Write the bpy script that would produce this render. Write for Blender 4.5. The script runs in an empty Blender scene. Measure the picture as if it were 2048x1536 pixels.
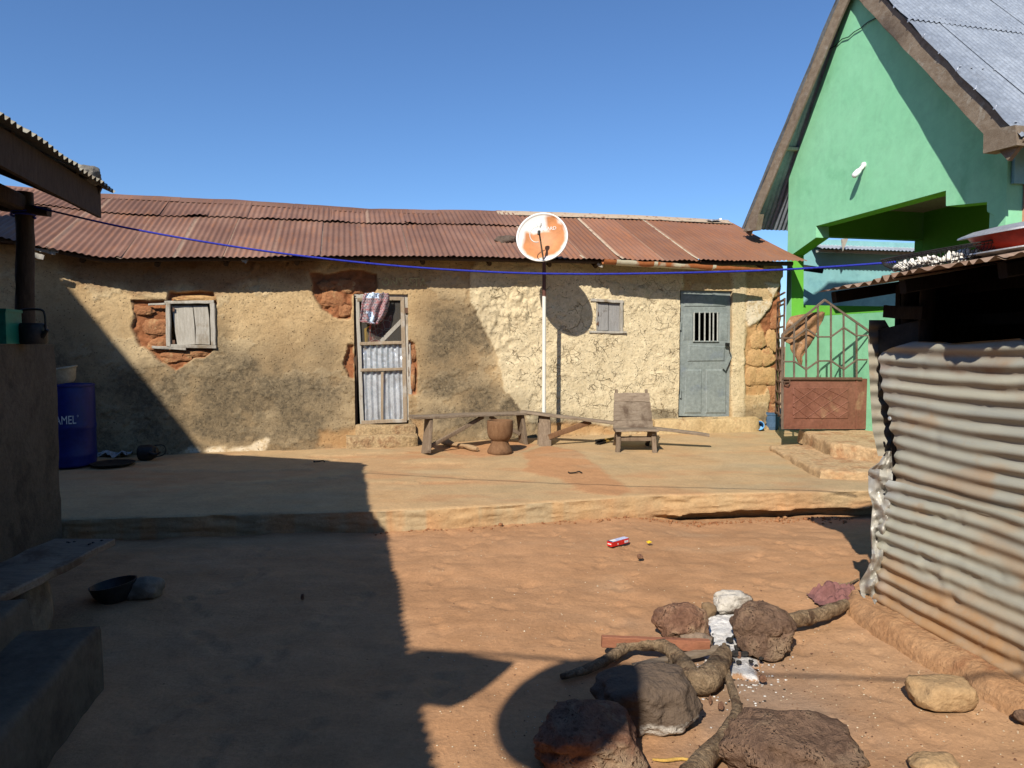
import bpy, bmesh, math, random
import numpy as np
from mathutils import Vector, Matrix, noise as mn
from mathutils.geometry import tessellate_polygon
random.seed(7); rnd = random.random
def ru(a, b): return a + (b - a) * random.random()
R = math.radians
SC = bpy.context.scene
COL = SC.collection

# ------------------------------------------------------------------ camera
F, EYE, HOR = 1420.0, 1.57, 690.0          # focal length in photo pixels, eye height, horizon row
PITCH = math.atan((768 - HOR) / F)
cam = bpy.data.cameras.new('camera'); camo = bpy.data.objects.new('camera', cam); COL.objects.link(camo)
camo.location = (0, 0, EYE); camo.rotation_euler = (math.pi / 2 - PITCH, 0, 0)
cam.sensor_width = 36; cam.lens = F / 2048 * 36; cam.clip_end = 1500; cam.clip_start = .05
SC.camera = camo

# ------------------------------------------------------------------ sky, sun, exposure
SUN_AZ, SUN_EL = R(22), R(38.5)             # light travels to the right of "away from the camera"
wd = bpy.data.worlds.new('World'); SC.world = wd; wd.use_nodes = True
wn = wd.node_tree; bg = wn.nodes['Background']
sky = wn.nodes.new('ShaderNodeTexSky'); sky.sky_type = 'NISHITA'; sky.sun_disc = False
sky.sun_elevation = SUN_EL; sky.sun_rotation = math.pi + SUN_AZ
sky.altitude = 200; sky.air_density = 1.0; sky.dust_density = .15; sky.ozone_density = 9.5
wn.links.new(sky.outputs[0], bg.inputs[0]); bg.inputs[1].default_value = .115
sl = bpy.data.lights.new('sun', 'SUN'); sl.energy = 5.0; sl.angle = R(.53); sl.color = (1, .93, .82)
so = bpy.data.objects.new('sun', sl); COL.objects.link(so); so.location = (-8, -20, 20)
TRAVEL = Vector((math.sin(SUN_AZ) * math.cos(SUN_EL), math.cos(SUN_AZ) * math.cos(SUN_EL), -math.sin(SUN_EL)))
so.rotation_euler = TRAVEL.to_track_quat('-Z', 'Y').to_euler()
SC.view_settings.view_transform = 'Standard'; SC.view_settings.look = 'None'
SC.view_settings.gamma = 1; SC.view_settings.use_curve_mapping = False
SC.view_settings.exposure = 0.30
SC.cycles.max_bounces = 8; SC.cycles.diffuse_bounces = 1

# ------------------------------------------------------------------ measuring helpers
CAM = Vector((0, 0, EYE))
def V3(*a): return Vector(a)
def ray(px, py):
    x = (px - 1024) / F; y = (768 - py) / F
    return Vector((x, math.cos(PITCH) + y * math.sin(PITCH), -math.sin(PITCH) + y * math.cos(PITCH)))
def atz(px, py, z): r = ray(px, py); return CAM + r * ((z - EYE) / r.z)
def aty(px, py, d): r = ray(px, py); return CAM + r * (d / r.y)
def onpl(px, py, o, n): r = ray(px, py); return CAM + r * ((o - CAM).dot(n) / r.dot(n))
A = R(13)
U = Vector((math.cos(A), math.sin(A), 0)); V = Vector((-math.sin(A), math.cos(A), 0)); Zv = Vector((0, 0, 1))
HP = .17
O = Vector((-4.20, 9.20, 0))                # foot of the long house's wall
def W(u, z, n=0): return O + U * u - V * n + Zv * z
def Pn(px, py, n=0): return onpl(px, py, O - V * n, V)
def uz(px, py, n=0): p = Pn(px, py, n) - O; return p.dot(U), p.z
def PH(x, y):
    d = Vector((x, y, 0)) - O; u = d.dot(U); n = -d.dot(V)
    return HP + .07 * min(1, max(0, (u - 1) / 4)) * min(1, max(0, 1 - n / 3.2))
def FP(px, py):
    z = HP
    for i in range(6): p = atz(px, py, z); z = PH(p.x, p.y)
    return p
def GR(px, py): return atz(px, py, 0)

# ------------------------------------------------------------------ numpy noise
def h2(ix, iy, s):
    n = (ix.astype(np.int64) * 374761393 + iy.astype(np.int64) * 668265263 + s * 974634541) & 0xffffffff
    n = ((n ^ (n >> 13)) * 1274126177) & 0xffffffff
    n = (n ^ (n >> 16)) & 0xffffffff
    return n / 4294967295.0
def vn(x, y, s=0):
    ix = np.floor(x); iy = np.floor(y); fx = x - ix; fy = y - iy
    fx = fx * fx * (3 - 2 * fx); fy = fy * fy * (3 - 2 * fy)
    a = h2(ix, iy, s); b = h2(ix + 1, iy, s); c = h2(ix, iy + 1, s); d = h2(ix + 1, iy + 1, s)
    return (a * (1 - fx) + b * fx) * (1 - fy) + (c * (1 - fx) + d * fx) * fy
def fbm(x, y, s=0, o=4, g=.5):
    t = 0; a = 1; q = 0
    for i in range(o): t = t + a * (vn(x, y, s + i * 17) * 2 - 1); q += a; a *= g; x = x * 2.03 + 5.1; y = y * 2.03 + 9.7
    return t / q
def sdpoly(x, y, poly):
    d = np.full(x.shape, 1e9); ins = np.zeros(x.shape, bool); n = len(poly)
    for i in range(n):
        ax, ay = poly[i]; bx, by = poly[(i + 1) % n]
        ex, ey = bx - ax, by - ay
        t = np.clip(((x - ax) * ex + (y - ay) * ey) / (ex * ex + ey * ey + 1e-12), 0, 1)
        d = np.minimum(d, np.hypot(x - ax - t * ex, y - ay - t * ey))
        c = ((ay > y) != (by > y)) & (x < (bx - ax) * (y - ay) / (by - ay + 1e-12) + ax)
        ins ^= c
    return np.where(ins, -d, d)
def sst(e0, e1, v): t = np.clip((v - e0) / (e1 - e0), 0, 1); return t * t * (3 - 2 * t)

# ------------------------------------------------------------------ node materials
def nd(nt, typ, ins=None, **props):
    n = nt.nodes.new(typ)
    for k, v in props.items(): setattr(n, k, v)
    for k, v in (ins or {}).items():
        s = n.inputs[k]
        if isinstance(v, bpy.types.NodeSocket): nt.links.new(v, s)
        else: s.default_value = v
    return n
def c4(c): return (c[0], c[1], c[2], 1)
def mixc(nt, f, a, b, blend='MIX'):
    n = nd(nt, 'ShaderNodeMix', data_type='RGBA', blend_type=blend)
    for i, v in ((0, f), (6, a), (7, b)):
        if isinstance(v, bpy.types.NodeSocket): nt.links.new(v, n.inputs[i])
        else: n.inputs[i].default_value = c4(v) if i else v
    return n.outputs[2]
def mth(nt, op, a, b=None, clamp=False):
    n = nd(nt, 'ShaderNodeMath', operation=op, use_clamp=clamp)
    for i, v in enumerate((a, b)):
        if v is None: continue
        if isinstance(v, bpy.types.NodeSocket): nt.links.new(v, n.inputs[i])
        else: n.inputs[i].default_value = v
    return n.outputs[0]
def ramp(nt, f, stops):
    n = nd(nt, 'ShaderNodeValToRGB', {0: f}); e = n.color_ramp.elements
    while len(e) < len(stops): e.new(.5)
    for i, (p, c) in enumerate(stops):
        e[i].position = p; e[i].color = c4(c) if not isinstance(c, (int, float)) else (c, c, c, 1)
    return n.outputs[0]
def coords(nt, stretch=(1, 1, 1), rot=(0, 0, 0)):
    tc = nd(nt, 'ShaderNodeTexCoord')
    return nd(nt, 'ShaderNodeMapping', {0: tc.outputs['Object'], 'Scale': stretch, 'Rotation': rot}).outputs[0]
def noi(nt, co, sc, det=5, rg=.6, dist=0):
    return nd(nt, 'ShaderNodeTexNoise', {'Vector': co, 'Scale': sc, 'Detail': det, 'Roughness': rg, 'Distortion': dist}).outputs[0]
def attr(nt, name): return nd(nt, 'ShaderNodeAttribute', attribute_name=name).outputs['Fac']
def newmat(name):
    m = bpy.data.materials.new(name); m.use_nodes = True; nt = m.node_tree
    return m, nt, nt.nodes['Principled BSDF']
def setb(nt, b, col, rough=.9, metal=0, bump=None, bs=.3, bd=.01, spec=.3):
    if isinstance(col, bpy.types.NodeSocket): nt.links.new(col, b.inputs['Base Color'])
    else: b.inputs['Base Color'].default_value = c4(col)
    if isinstance(rough, bpy.types.NodeSocket): nt.links.new(rough, b.inputs['Roughness'])
    else: b.inputs['Roughness'].default_value = rough
    if isinstance(metal, bpy.types.NodeSocket): nt.links.new(metal, b.inputs['Metallic'])
    else: b.inputs['Metallic'].default_value = metal
    b.inputs['Specular IOR Level'].default_value = spec
    if bump is not None:
        bn = nd(nt, 'ShaderNodeBump', {'Height': bump, 'Strength': bs, 'Distance': bd})
        nt.links.new(bn.outputs[0], b.inputs['Normal'])
def M(name, c1, c2, sc=5, c3=None, t3=.6, sc3=2, rough=.9, metal=0, bs=.3, bsc=60, bd=.01, stretch=(1, 1, 1), rot=(0, 0, 0), spec=.25, tint=.0, grime=.25, streak=0):
    m, nt, b = newmat(name); co = coords(nt, stretch, rot); cu = coords(nt)
    col = ramp(nt, noi(nt, co, sc, 7, .65), [(.32, c1), (.68, c2)])
    if c3 is not None:
        f = ramp(nt, noi(nt, cu, sc3, 7, .65, .3), [(t3 - .06, 0.), (t3 + .06, 1.)])
        col = mixc(nt, f, col, c3)
    g = ramp(nt, noi(nt, co, sc * 7, 4, .7), [(.3, 1 - grime), (.7, 1 + grime * .6)])
    col = mixc(nt, 1.0, col, g, 'MULTIPLY')
    if streak:
        col = mixc(nt, 1.0, col, ramp(nt, noi(nt, coords(nt, (5, 5, .6)), 1.6, 6, .65), [(.30, 1 - streak * .4), (.58, 1.)]), 'MULTIPLY')
        col = mixc(nt, 1.0, col, ramp(nt, noi(nt, cu, 2.6, 8, .7, .6), [(.33, 1 - streak), (.52, 1.)]), 'MULTIPLY')
    if tint:
        oi = nd(nt, 'ShaderNodeObjectInfo')
        v = mth(nt, 'ADD', mth(nt, 'MULTIPLY', oi.outputs['Random'], 2 * tint), 1 - tint)
        col = mixc(nt, 1.0, col, nd(nt, 'ShaderNodeCombineColor', {0: v, 1: v, 2: v}).outputs[0], 'MULTIPLY')
    setb(nt, b, col, rough, metal, noi(nt, co, bsc, 6, .65), bs, bd, spec)
    return m

# ------------------------------------------------------------------ geometry helpers
class MB:
    def __init__(s): s.v = []; s.f = []
    def add(s, vf):
        o = len(s.v); s.v += [Vector(p) for p in vf[0]]; s.f += [tuple(i + o for i in f) for f in vf[1]]; return s
    def vf(s): return s.v, s.f
ORG = {}
def ob(name, vf, mat, parent=None, smooth=35, attrs=None):
    if isinstance(vf, MB): vf = vf.vf()
    o0 = ORG[parent.name] if parent else Vector((0, 0, 0))
    vs, fs = vf
    me = bpy.data.meshes.new(name)
    if isinstance(vs, np.ndarray):
        me.from_pydata((vs - np.array(o0)).tolist(), [], fs)
    else: me.from_pydata([tuple(Vector(p) - o0) for p in vs], [], [tuple(f) for f in fs])
    me.materials.append(mat)
    for k, a in (attrs or {}).items():
        me.attributes.new(k, 'FLOAT', 'POINT').data.foreach_set('value', np.asarray(a, dtype=np.float32))
    if smooth:
        me.polygons.foreach_set('use_smooth', [True] * len(me.polygons))
        if smooth < 180: me.set_sharp_from_angle(angle=R(smooth))
    me.update()
    o = bpy.data.objects.new(name, me); COL.objects.link(o)
    if parent: o.parent = parent; 
    ORG[o.name] = o0
    return o
def tag(o, label, cat, group=None):
    o['label'] = label; o['category'] = cat
    if group: o['group'] = group
    return o
def thing(name, label, cat, loc, group=None):
    o = bpy.data.objects.new(name, None); COL.objects.link(o); o.location = loc; o.empty_display_size = .1
    ORG[o.name] = Vector(loc); return tag(o, label, cat, group)
def solo(name, label, cat, vf, mat, loc, group=None, smooth=35, attrs=None):
    """a thing that is one mesh, with its origin at its base"""
    if isinstance(vf, MB): vf = vf.vf()
    o = ob(name, ([Vector(p) - Vector(loc) for p in vf[0]], vf[1]), mat, None, smooth, attrs); o.location = loc
    return tag(o, label, cat, group)
def struct(name, vf, mat, smooth=35, attrs=None):
    o = ob(name, vf, mat, None, smooth, attrs); o['kind'] = 'structure'; return o

def box(c, sx, sy, sz, ax=None, ay=None, az=None):
    ax = (ax or V3(1, 0, 0)) * sx / 2; ay = (ay or V3(0, 1, 0)) * sy / 2; az = (az or Zv) * sz / 2; c = Vector(c)
    v = [c + ax * i + ay * j + az * k for k in (-1, 1) for j in (-1, 1) for i in (-1, 1)]
    return v, [(0, 2, 3, 1), (4, 5, 7, 6), (0, 1, 5, 4), (2, 6, 7, 3), (0, 4, 6, 2), (1, 3, 7, 5)]
def bar(p0, p1, w, t, nrm, seg=6, jit=.002, ch=.14, w1=None, t1=None):
    """a sawn board or beam from p0 to p1, t thick along nrm, w wide, corners eased, slightly uneven"""
    p0 = Vector(p0); p1 = Vector(p1); a = (p1 - p0).normalized(); n = Vector(nrm); n = (n - a * n.dot(a)).normalized(); b = a.cross(n)
    vs = []; fs = []
    for i in range(seg + 1):
        k = i / seg; c = p0.lerp(p1, k); ww = (w + ((w1 if w1 is not None else w) - w) * k) / 2; tt = (t + ((t1 if t1 is not None else t) - t) * k) / 2
        e = min(ww, tt) * 2 * ch
        off = b * ru(-jit, jit) + n * ru(-jit, jit)
        for x, y in ((ww, tt - e), (ww - e, tt), (-ww + e, tt), (-ww, tt - e), (-ww, -tt + e), (-ww + e, -tt), (ww - e, -tt), (ww, -tt + e)):
            vs.append(c + off + b * (x + ru(-jit, jit) * .5) + n * (y + ru(-jit, jit) * .5))
        if i:
            q = (i - 1) * 8
            for j in range(8): fs.append((q + j, q + (j + 1) % 8, q + 8 + (j + 1) % 8, q + 8 + j))
    fs.append(tuple(range(7, -1, -1))); q = seg * 8; fs.append(tuple(range(q, q + 8)))
    return vs, fs
def tube(pts, r, n=8, caps=True, jit=0):
    pts = [Vector(p) for p in pts]; m = len(pts)
    rs = r if isinstance(r, (list, tuple)) else [r] * m
    t0 = (pts[1] - pts[0]).normalized(); ref = Zv if abs(t0.z) < .9 else V3(1, 0, 0)
    nn = (ref - t0 * ref.dot(t0)).normalized(); vs = []; fs = []
    for i, p in enumerate(pts):
        t = (pts[min(i + 1, m - 1)] - pts[max(i - 1, 0)]).normalized()
        nn = (nn - t * nn.dot(t)).normalized(); bb = t.cross(nn)
        for j in range(n):
            a = 2 * math.pi * j / n; rr = rs[i] * (1 + ru(-jit, jit))
            vs.append(p + nn * math.cos(a) * rr + bb * math.sin(a) * rr)
        if i:
            q = (i - 1) * n
            for j in range(n): fs.append((q + j, q + (j + 1) % n, q + n + (j + 1) % n, q + n + j))
    if caps: fs.append(tuple(range(n - 1, -1, -1))); q = (m - 1) * n; fs.append(tuple(range(q, q + n)))
    return vs, fs
def smoothpts(pts, k=6):
    """Catmull-Rom through points"""
    pts = [Vector(p) for p in pts]; out = []
    for i in range(len(pts) - 1):
        a = pts[max(i - 1, 0)]; b = pts[i]; c = pts[i + 1]; d = pts[min(i + 2, len(pts) - 1)]
        for j in range(k):
            t = j / k
            out.append(.5 * ((2 * b) + (c - a) * t + (2 * a - 5 * b + 4 * c - d) * t * t + (3 * b - a - 3 * c + d) * t ** 3))
    out.append(pts[-1]); return out
def smoothr(rs, k=6):
    out = []
    for i in range(len(rs) - 1): out += [rs[i] + (rs[i + 1] - rs[i]) * j / k for j in range(k)]
    return out + [rs[-1]]
def lathe(prof, c, n=32, X=None, Y_=None, Z_=None, jit=0):
    X = X or V3(1, 0, 0); Y_ = Y_ or V3(0, 1, 0); Z_ = Z_ or Zv; c = Vector(c); vs = []; fs = []
    for i, (r, z) in enumerate(prof):
        for j in range(n):
            a = 2 * math.pi * j / n; rr = r * (1 + jit * mn.noise(Vector((math.cos(a) * 1.5, math.sin(a) * 1.5, z * 4))))
            vs.append(c + X * math.cos(a) * rr + Y_ * math.sin(a) * rr + Z_ * z)
        if i:
            q = (i - 1) * n
            for j in range(n): fs.append((q + j, q + (j + 1) % n, q + n + (j + 1) % n, q + n + j))
    if prof[0][0] > 1e-4: fs.append(tuple(range(n - 1, -1, -1)))
    if prof[-1][0] > 1e-4 and prof[-1] != prof[0]: q = (len(prof) - 1) * n; fs.append(tuple(range(q, q + n)))
    return vs, fs
def prism(poly, nrm, t):
    """flat polygon given thickness t along -nrm"""
    n = Vector(nrm).normalized(); p = [Vector(q) for q in poly]; k = len(p)
    vs = p + [q - n * t for q in p]
    fs = [tuple(range(k)), tuple(range(2 * k - 1, k - 1, -1))] + [(i, i + k, (i + 1) % k + k, (i + 1) % k) for i in range(k)]
    return vs, fs
def holed(outer, holes, nrm, t):
    """flat polygon with holes, t thick along -nrm"""
    loops = [[Vector(p) for p in outer]] + [[Vector(p) for p in h] for h in holes]
    flat = [p for l in loops for p in l]; n = Vector(nrm).normalized(); k = len(flat)
    tr = tessellate_polygon(loops)
    vs = flat + [p - n * t for p in flat]; fs = []
    for a, b, c in tr:
        if (flat[b] - flat[a]).cross(flat[c] - flat[a]).dot(n) < 0: a, c = c, a
        fs += [(a, b, c), (c + k, b + k, a + k)]
    o = 0
    for l in loops:
        m = len(l)
        for i in range(m): fs.append((o + i, o + (i + 1) % m, o + (i + 1) % m + k, o + i + k))
        o += m
    return vs, fs
def frustum(q4, nrm, h, inset):
    p = [Vector(q) for q in q4]; c = sum(p, Vector()) / 4; n = Vector(nrm).normalized()
    top = []
    for q in p:
        d = c - q; top.append(q + d.normalized() * inset * 1.4 + n * h)
    vs = p + top
    return vs, [(4, 5, 6, 7)] + [(i, (i + 1) % 4, (i + 1) % 4 + 4, i + 4) for i in range(4)]
def gridmesh(P):
    """P: array (r, c, 3) -> verts, quads"""
    r, c = P.shape[:2]; i = np.arange(r * c).reshape(r, c)
    q = np.stack([i[:-1, :-1], i[:-1, 1:], i[1:, 1:], i[1:, :-1]], -1).reshape(-1, 4)
    return P.reshape(-1, 3), q.tolist()
_ico = {}
def ico(sub):
    if sub not in _ico:
        bm = bmesh.new(); bmesh.ops.create_icosphere(bm, subdivisions=sub, radius=1)
        _ico[sub] = ([v.co.copy() for v in bm.verts], [tuple(v.index for v in f.verts) for f in bm.faces]); bm.free()
    return _ico[sub]
def rockvf(c, a, b, h, seed, sub=4, rough=.16, pit=.05, sink=.12, yaw=0, boxy=0):
    vs, fs = ico(sub); out = []; s = Vector((seed * 3.7, seed * 1.3, seed * 7.1))
    cy, sy = math.cos(yaw), math.sin(yaw); rg_ = random.Random(seed * 7 + 1)
    cuts = [(Vector((rg_.uniform(-1, 1), rg_.uniform(-1, 1), rg_.uniform(-.3, 1))).normalized(), rg_.uniform(.78, .95)) for _ in range(9)]
    for v in vs:
        d = v.copy()
        if boxy: m = max(abs(d.x), abs(d.y), abs(d.z)); d = d.lerp(d / m * .85, boxy)
        k = 1 + rough * 1.6 * mn.noise(v * 1.1 + s) + rough * .9 * mn.noise(v * 2.4 + s) + rough * .45 * mn.noise(v * 5.5 + s) + rough * .25 * mn.noise(v * 12 + s)
        w = mn.voronoi(v * 5 + s)[0]; k -= pit * max(0, .45 - w[0]) * 1.2
        w = mn.voronoi(v * 11 + s)[0]; k -= pit * .6 * max(0, .4 - w[0])
        for pn, pd in cuts:
            q = v.dot(pn)
            if q > .05: k = min(k, (pd + .035 * mn.noise(v * 5 + s)) / q)
        d = d * k; x, y = d.x * a, d.y * b
        z = d.z * h / 2 + h / 2 - sink * h
        out.append(Vector(c) + V3(x * cy - y * sy, x * sy + y * cy, z))
    return out, fs
def text_vf(txt, size, extrude=0):
    cu = bpy.data.curves.new('t', 'FONT'); cu.body = txt; cu.size = size; cu.extrude = extrude; cu.align_x = 'CENTER'; cu.align_y = 'CENTER'; cu.resolution_u = 3
    o = bpy.data.objects.new('t', cu); COL.objects.link(o); dg = bpy.context.evaluated_depsgraph_get(); dg.update()
    me = bpy.data.meshes.new_from_object(o.evaluated_get(dg))
    vf = [v.co.copy() for v in me.vertices], [tuple(p.vertices) for p in me.polygons]
    bpy.data.objects.remove(o); bpy.data.curves.remove(cu); bpy.data.meshes.remove(me)
    return vf

# ------------------------------------------------------------------ materials
WOODGREY = M('weathered_wood', (.17, .125, .085), (.27, .21, .15), 6, (.11, .075, .05), .58, 3, bs=.35, bsc=30, stretch=(1.2, 9, 9), rot=(0, 0, -A), tint=.12)
WOODV = M('weathered_wood_upright', (.15, .105, .07), (.25, .185, .125), 6, (.09, .06, .04), .58, 3, bs=.35, bsc=30, stretch=(9, 9, 1.2), tint=.12)
WOODPALE = M('bleached_grey_wood', (.33, .30, .25), (.47, .44, .38), 5, (.24, .19, .13), .6, 3, bs=.3, bsc=30, stretch=(10, 10, 1.1), tint=.12)
WOODDARK = M('dark_old_wood', (.05, .032, .02), (.09, .06, .04), 6, bs=.35, bsc=30, stretch=(9, 9, 1.5), tint=.15)
SHADEWOOD = M('shade_black_wood', (.012, .009, .007), (.028, .02, .015), 6, bs=.35, bsc=30, stretch=(9, 9, 1.5))  # near-black colour puts the shed's inner shade into the wood
WOODBARGE = M('barge_board_wood', (.17, .125, .085), (.26, .21, .155), 5, (.30, .27, .22), .63, 6, bs=.4, bsc=25, stretch=(6, 1.5, 3), tint=.1)
MORTARW = M('brown_carved_wood', (.15, .075, .035), (.22, .12, .06), 6, (.10, .05, .025), .6, 4, bs=.3, bsc=30, stretch=(5, 5, 1.5))
BARK = M('dry_branch_bark', (.19, .125, .07), (.30, .215, .13), 12, (.10, .06, .035), .56, 9, bs=1, bsc=28, bd=.03, grime=.5)
def rock_material(name, c1, c2, c3, pitc):
    m, nt, b = newmat(name); co = coords(nt)
    n1 = noi(nt, co, 9, 8, .7, .3); n2 = noi(nt, co, 40, 6, .75); n0 = noi(nt, co, 4, 5, .6)
    col = ramp(nt, n1, [(.34, c1), (.62, c2)]); col = mixc(nt, ramp(nt, n0, [(.52, 0.), (.64, .8)]), col, c3)
    col = mixc(nt, 1., col, ramp(nt, n2, [(.32, .62), (.5, 1.), (.7, 1.22)]), 'MULTIPLY')
    v1 = nd(nt, 'ShaderNodeTexVoronoi', {'Vector': nd(nt, 'ShaderNodeVectorMath', {0: co, 1: nd(nt, 'ShaderNodeVectorMath', {0: nd(nt, 'ShaderNodeTexNoise', {'Vector': co, 'Scale': 14.0, 'Detail': 3.0}).outputs['Color'], 'Scale': .09}, operation='SCALE').outputs[0]}, operation='ADD').outputs[0], 'Scale': 62.0})
    pit = mth(nt, 'MULTIPLY', ramp(nt, v1.outputs['Distance'], [(.16, 1.), (.40, 0.)]), ramp(nt, n1, [(.46, 0.), (.60, .8)]))
    col = mixc(nt, mth(nt, 'MULTIPLY', pit, .8), col, pitc)
    h = mth(nt, 'SUBTRACT', mth(nt, 'ADD', mth(nt, 'MULTIPLY', n1, 1.3), mth(nt, 'MULTIPLY', n2, .5)), mth(nt, 'MULTIPLY', pit, .5))
    setb(nt, b, col, .95, 0, h, 1., .05, .12); return m
LATERITE0 = M('laterite_rock', (.16, .085, .055), (.33, .185, .115), 11, (.40, .28, .17), .58, 5, bs=1, bsc=30, bd=.03, grime=.5)
LATERITE = rock_material('pitted_laterite', (.20, .10, .065), (.38, .215, .135), (.46, .34, .215), (.07, .035, .025))
LATDARK0 = M('sooty_laterite_rock', (.10, .064, .045), (.25, .16, .105), 11, (.33, .23, .145), .60, 5, bs=1, bsc=30, bd=.03, grime=.5)
LATDARK = rock_material('sooty_laterite', (.14, .085, .06), (.30, .19, .125), (.38, .27, .175), (.05, .03, .022))
SANDST = M('dusty_sandstone', (.36, .23, .115), (.46, .31, .165), 5, (.30, .18, .09), .6, 6, bs=.7, bsc=35, bd=.02)
ASH = M('white_ash', (.55, .52, .48), (.75, .73, .70), 9, (.30, .28, .26), .66, 10, bs=.8, bsc=60, bd=.015)
CHAR = M('charcoal', (.012, .011, .010), (.04, .037, .034), 20, (.3, .28, .26), .72, 25, bs=.8, bsc=60)
IRON = M('rusty_iron', (.10, .055, .035), (.17, .095, .06), 12, (.07, .045, .035), .6, 6, rough=.75, bs=.2)
IRONGREY = M('weathered_grille_iron', (.12, .085, .06), (.20, .15, .11), 12, (.10, .05, .03), .6, 6, rough=.7, bs=.2)
GATEP = M('red_oxide_panel', (.17, .065, .04), (.24, .10, .065), 4, (.29, .16, .09), .66, 3, rough=.55, bs=.12, bsc=25)
DARKMET = M('dark_metal', (.02, .02, .02), (.05, .045, .04), 8, rough=.5, metal=.3, bs=.2)
TIN = M('galvanised_tin', (.50, .53, .56), (.66, .69, .72), 3, (.40, .40, .38), .64, 4, rough=.42, metal=.55, bs=.12, bsc=12)
TINOLD = M('old_zinc_roof', (.25, .285, .335), (.34, .38, .43), 3, (.22, .24, .27), .64, 1.5, rough=.5, metal=.35, bs=.1, bsc=12, stretch=(1, 1, 1))
GREYDOOR = M('grey_green_paint', (.205, .235, .225), (.26, .29, .27), 3, (.175, .205, .225), .62, 2.5, rough=.6, bs=.1, bsc=12)
MINT = M('mint_green_paint', (.24, .60, .345), (.285, .65, .39), 1.1, (.21, .545, .305), .62, .9, rough=.8, bs=.18, bsc=9, bd=.02, grime=.06, streak=.10)
LIME = M('grass_green_paint', (.12, .42, .04), (.155, .48, .06), 1.5, rough=.8, bs=.1, bsc=25, grime=.06)
PINK = M('salmon_pink_paint', (.60, .24, .17), (.68, .29, .21), 3, rough=.85, bs=.15, bsc=30, grime=.08)
BLUEW = M('pale_blue_wall_paint', (.20, .44, .46), (.25, .50, .51), 1.5, (.17, .38, .42), .62, 2, rough=.85, bs=.2, bsc=14, grime=.06, streak=.12)
SOFFIT = M('pale_ceiling_board', (.42, .38, .31), (.50, .46, .38), 3, rough=.9, bs=.1)
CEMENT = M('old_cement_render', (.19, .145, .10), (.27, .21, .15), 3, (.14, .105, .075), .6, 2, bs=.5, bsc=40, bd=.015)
CEMLEFT = M('shade_darkened_render', (.085, .066, .046), (.13, .10, .07), 3, (.06, .045, .033), .58, 2.5, bs=.6, bsc=40, bd=.02)  # veranda parapet: its deep shade is put into this darkened colour
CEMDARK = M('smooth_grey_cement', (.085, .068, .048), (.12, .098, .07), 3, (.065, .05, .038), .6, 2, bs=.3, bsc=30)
STEPC = M('dusty_step_cement', (.42, .275, .14), (.50, .345, .19), 3, (.38, .21, .10), .58, 3.5, bs=.6, bsc=28, bd=.02, grime=.35)
PLINTH = M('mud_plaster_plinth', (.44, .31, .15), (.55, .40, .21), 4, (.33, .19, .09), .63, 4, bs=.7, bsc=25, bd=.02)
STEPM = M('worn_mud_step', (.34, .235, .12), (.46, .325, .175), 5, (.27, .16, .08), .58, 5, bs=.9, bsc=22, bd=.03, grime=.4)
MUDBLK = M('red_mud_block', (.28, .115, .05), (.40, .19, .085), 7, (.47, .29, .14), .6, 5, bs=1, bsc=28, bd=.025)
OCHRELUMP = M('ochre_mud_lump', (.44, .255, .105), (.53, .33, .15), 6, (.38, .18, .08), .62, 5, bs=.8, bsc=28, bd=.02)
WHITEP = M('white_painted_metal', (.72, .72, .68), (.82, .82, .78), 4, rough=.45, bs=.05, grime=.06)
PLBLUE = M('blue_drum_plastic', (.007, .013, .11), (.011, .020, .15), 3, rough=.4, bs=.05)
BUCKETM = M('slate_blue_plastic', (.06, .115, .19), (.08, .14, .22), 4, rough=.5, bs=.05)
CUPM = M('sky_blue_plastic', (.10, .34, .68), (.13, .40, .74), 4, rough=.4, bs=.05)
TEXTW = M('white_print', (.55, .57, .62), (.65, .67, .70), 10, rough=.7, bs=0)
ROPE = M('blue_nylon_rope', (.012, .018, .26), (.028, .045, .44), 90, rough=.6, bs=.6, bsc=160)
WIREM = M('black_cable', (.012, .012, .012), (.02, .02, .02), 5, rough=.6, bs=0)
ENRED = M('red_enamel', (.42, .03, .015), (.50, .05, .025), 6, (.12, .03, .02), .7, 12, rough=.35, bs=.1)
ALU = M('worn_aluminium', (.48, .47, .46), (.62, .61, .60), 8, rough=.42, metal=.6, bs=.15)
WHITEFOOD = M('white_dried_food', (.74, .70, .62), (.86, .83, .76), 20, rough=.9, bs=.4)
HIDE = M('brown_hide', (.24, .125, .06), (.36, .20, .10), 7, (.60, .47, .34), .66, 6, rough=.9, bs=.7, bsc=40, bd=.02)
MAROON = M('faded_maroon_cloth', (.17, .075, .07), (.24, .115, .105), 10, rough=1, bs=.4)
STRAW = M('yellow_straw', (.42, .25, .05), (.55, .35, .09), 14, rough=.9, bs=.6)
BLACKB = M('black_bristle', (.012, .010, .008), (.03, .025, .02), 30, rough=1, bs=.5)
RAG = M('dull_white_rag', (.30, .29, .28), (.48, .47, .45), 12, (.06, .06, .07), .58, 8, rough=1, bs=.4)
GREENRAG = M('green_scrap', (.10, .28, .07), (.30, .42, .22), 25, rough=.9, bs=.4)
GREENBOX = M('dark_green_plastic', (.012, .16, .10), (.016, .20, .125), 4, rough=.5, bs=.05)
REDB = M('red_card', (.55, .02, .015), (.62, .03, .02), 6, rough=.5, bs=0)
BLUEB = M('pale_blue_card', (.30, .36, .62), (.66, .68, .80), 30, rough=.5, bs=0)
YEL = M('yellow_wrapper', (.75, .47, .02), (.85, .58, .04), 15, rough=.5, bs=.1)
REDBOARD = M('planed_red_board', (.26, .10, .055), (.34, .145, .08), 6, (.14, .06, .035), .64, 5, bs=.25, bsc=40, stretch=(1.2, 9, 9))
BULBM = M('frosted_bulb', (.75, .75, .75), (.85, .85, .85), 3, rough=.25, bs=0)

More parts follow.
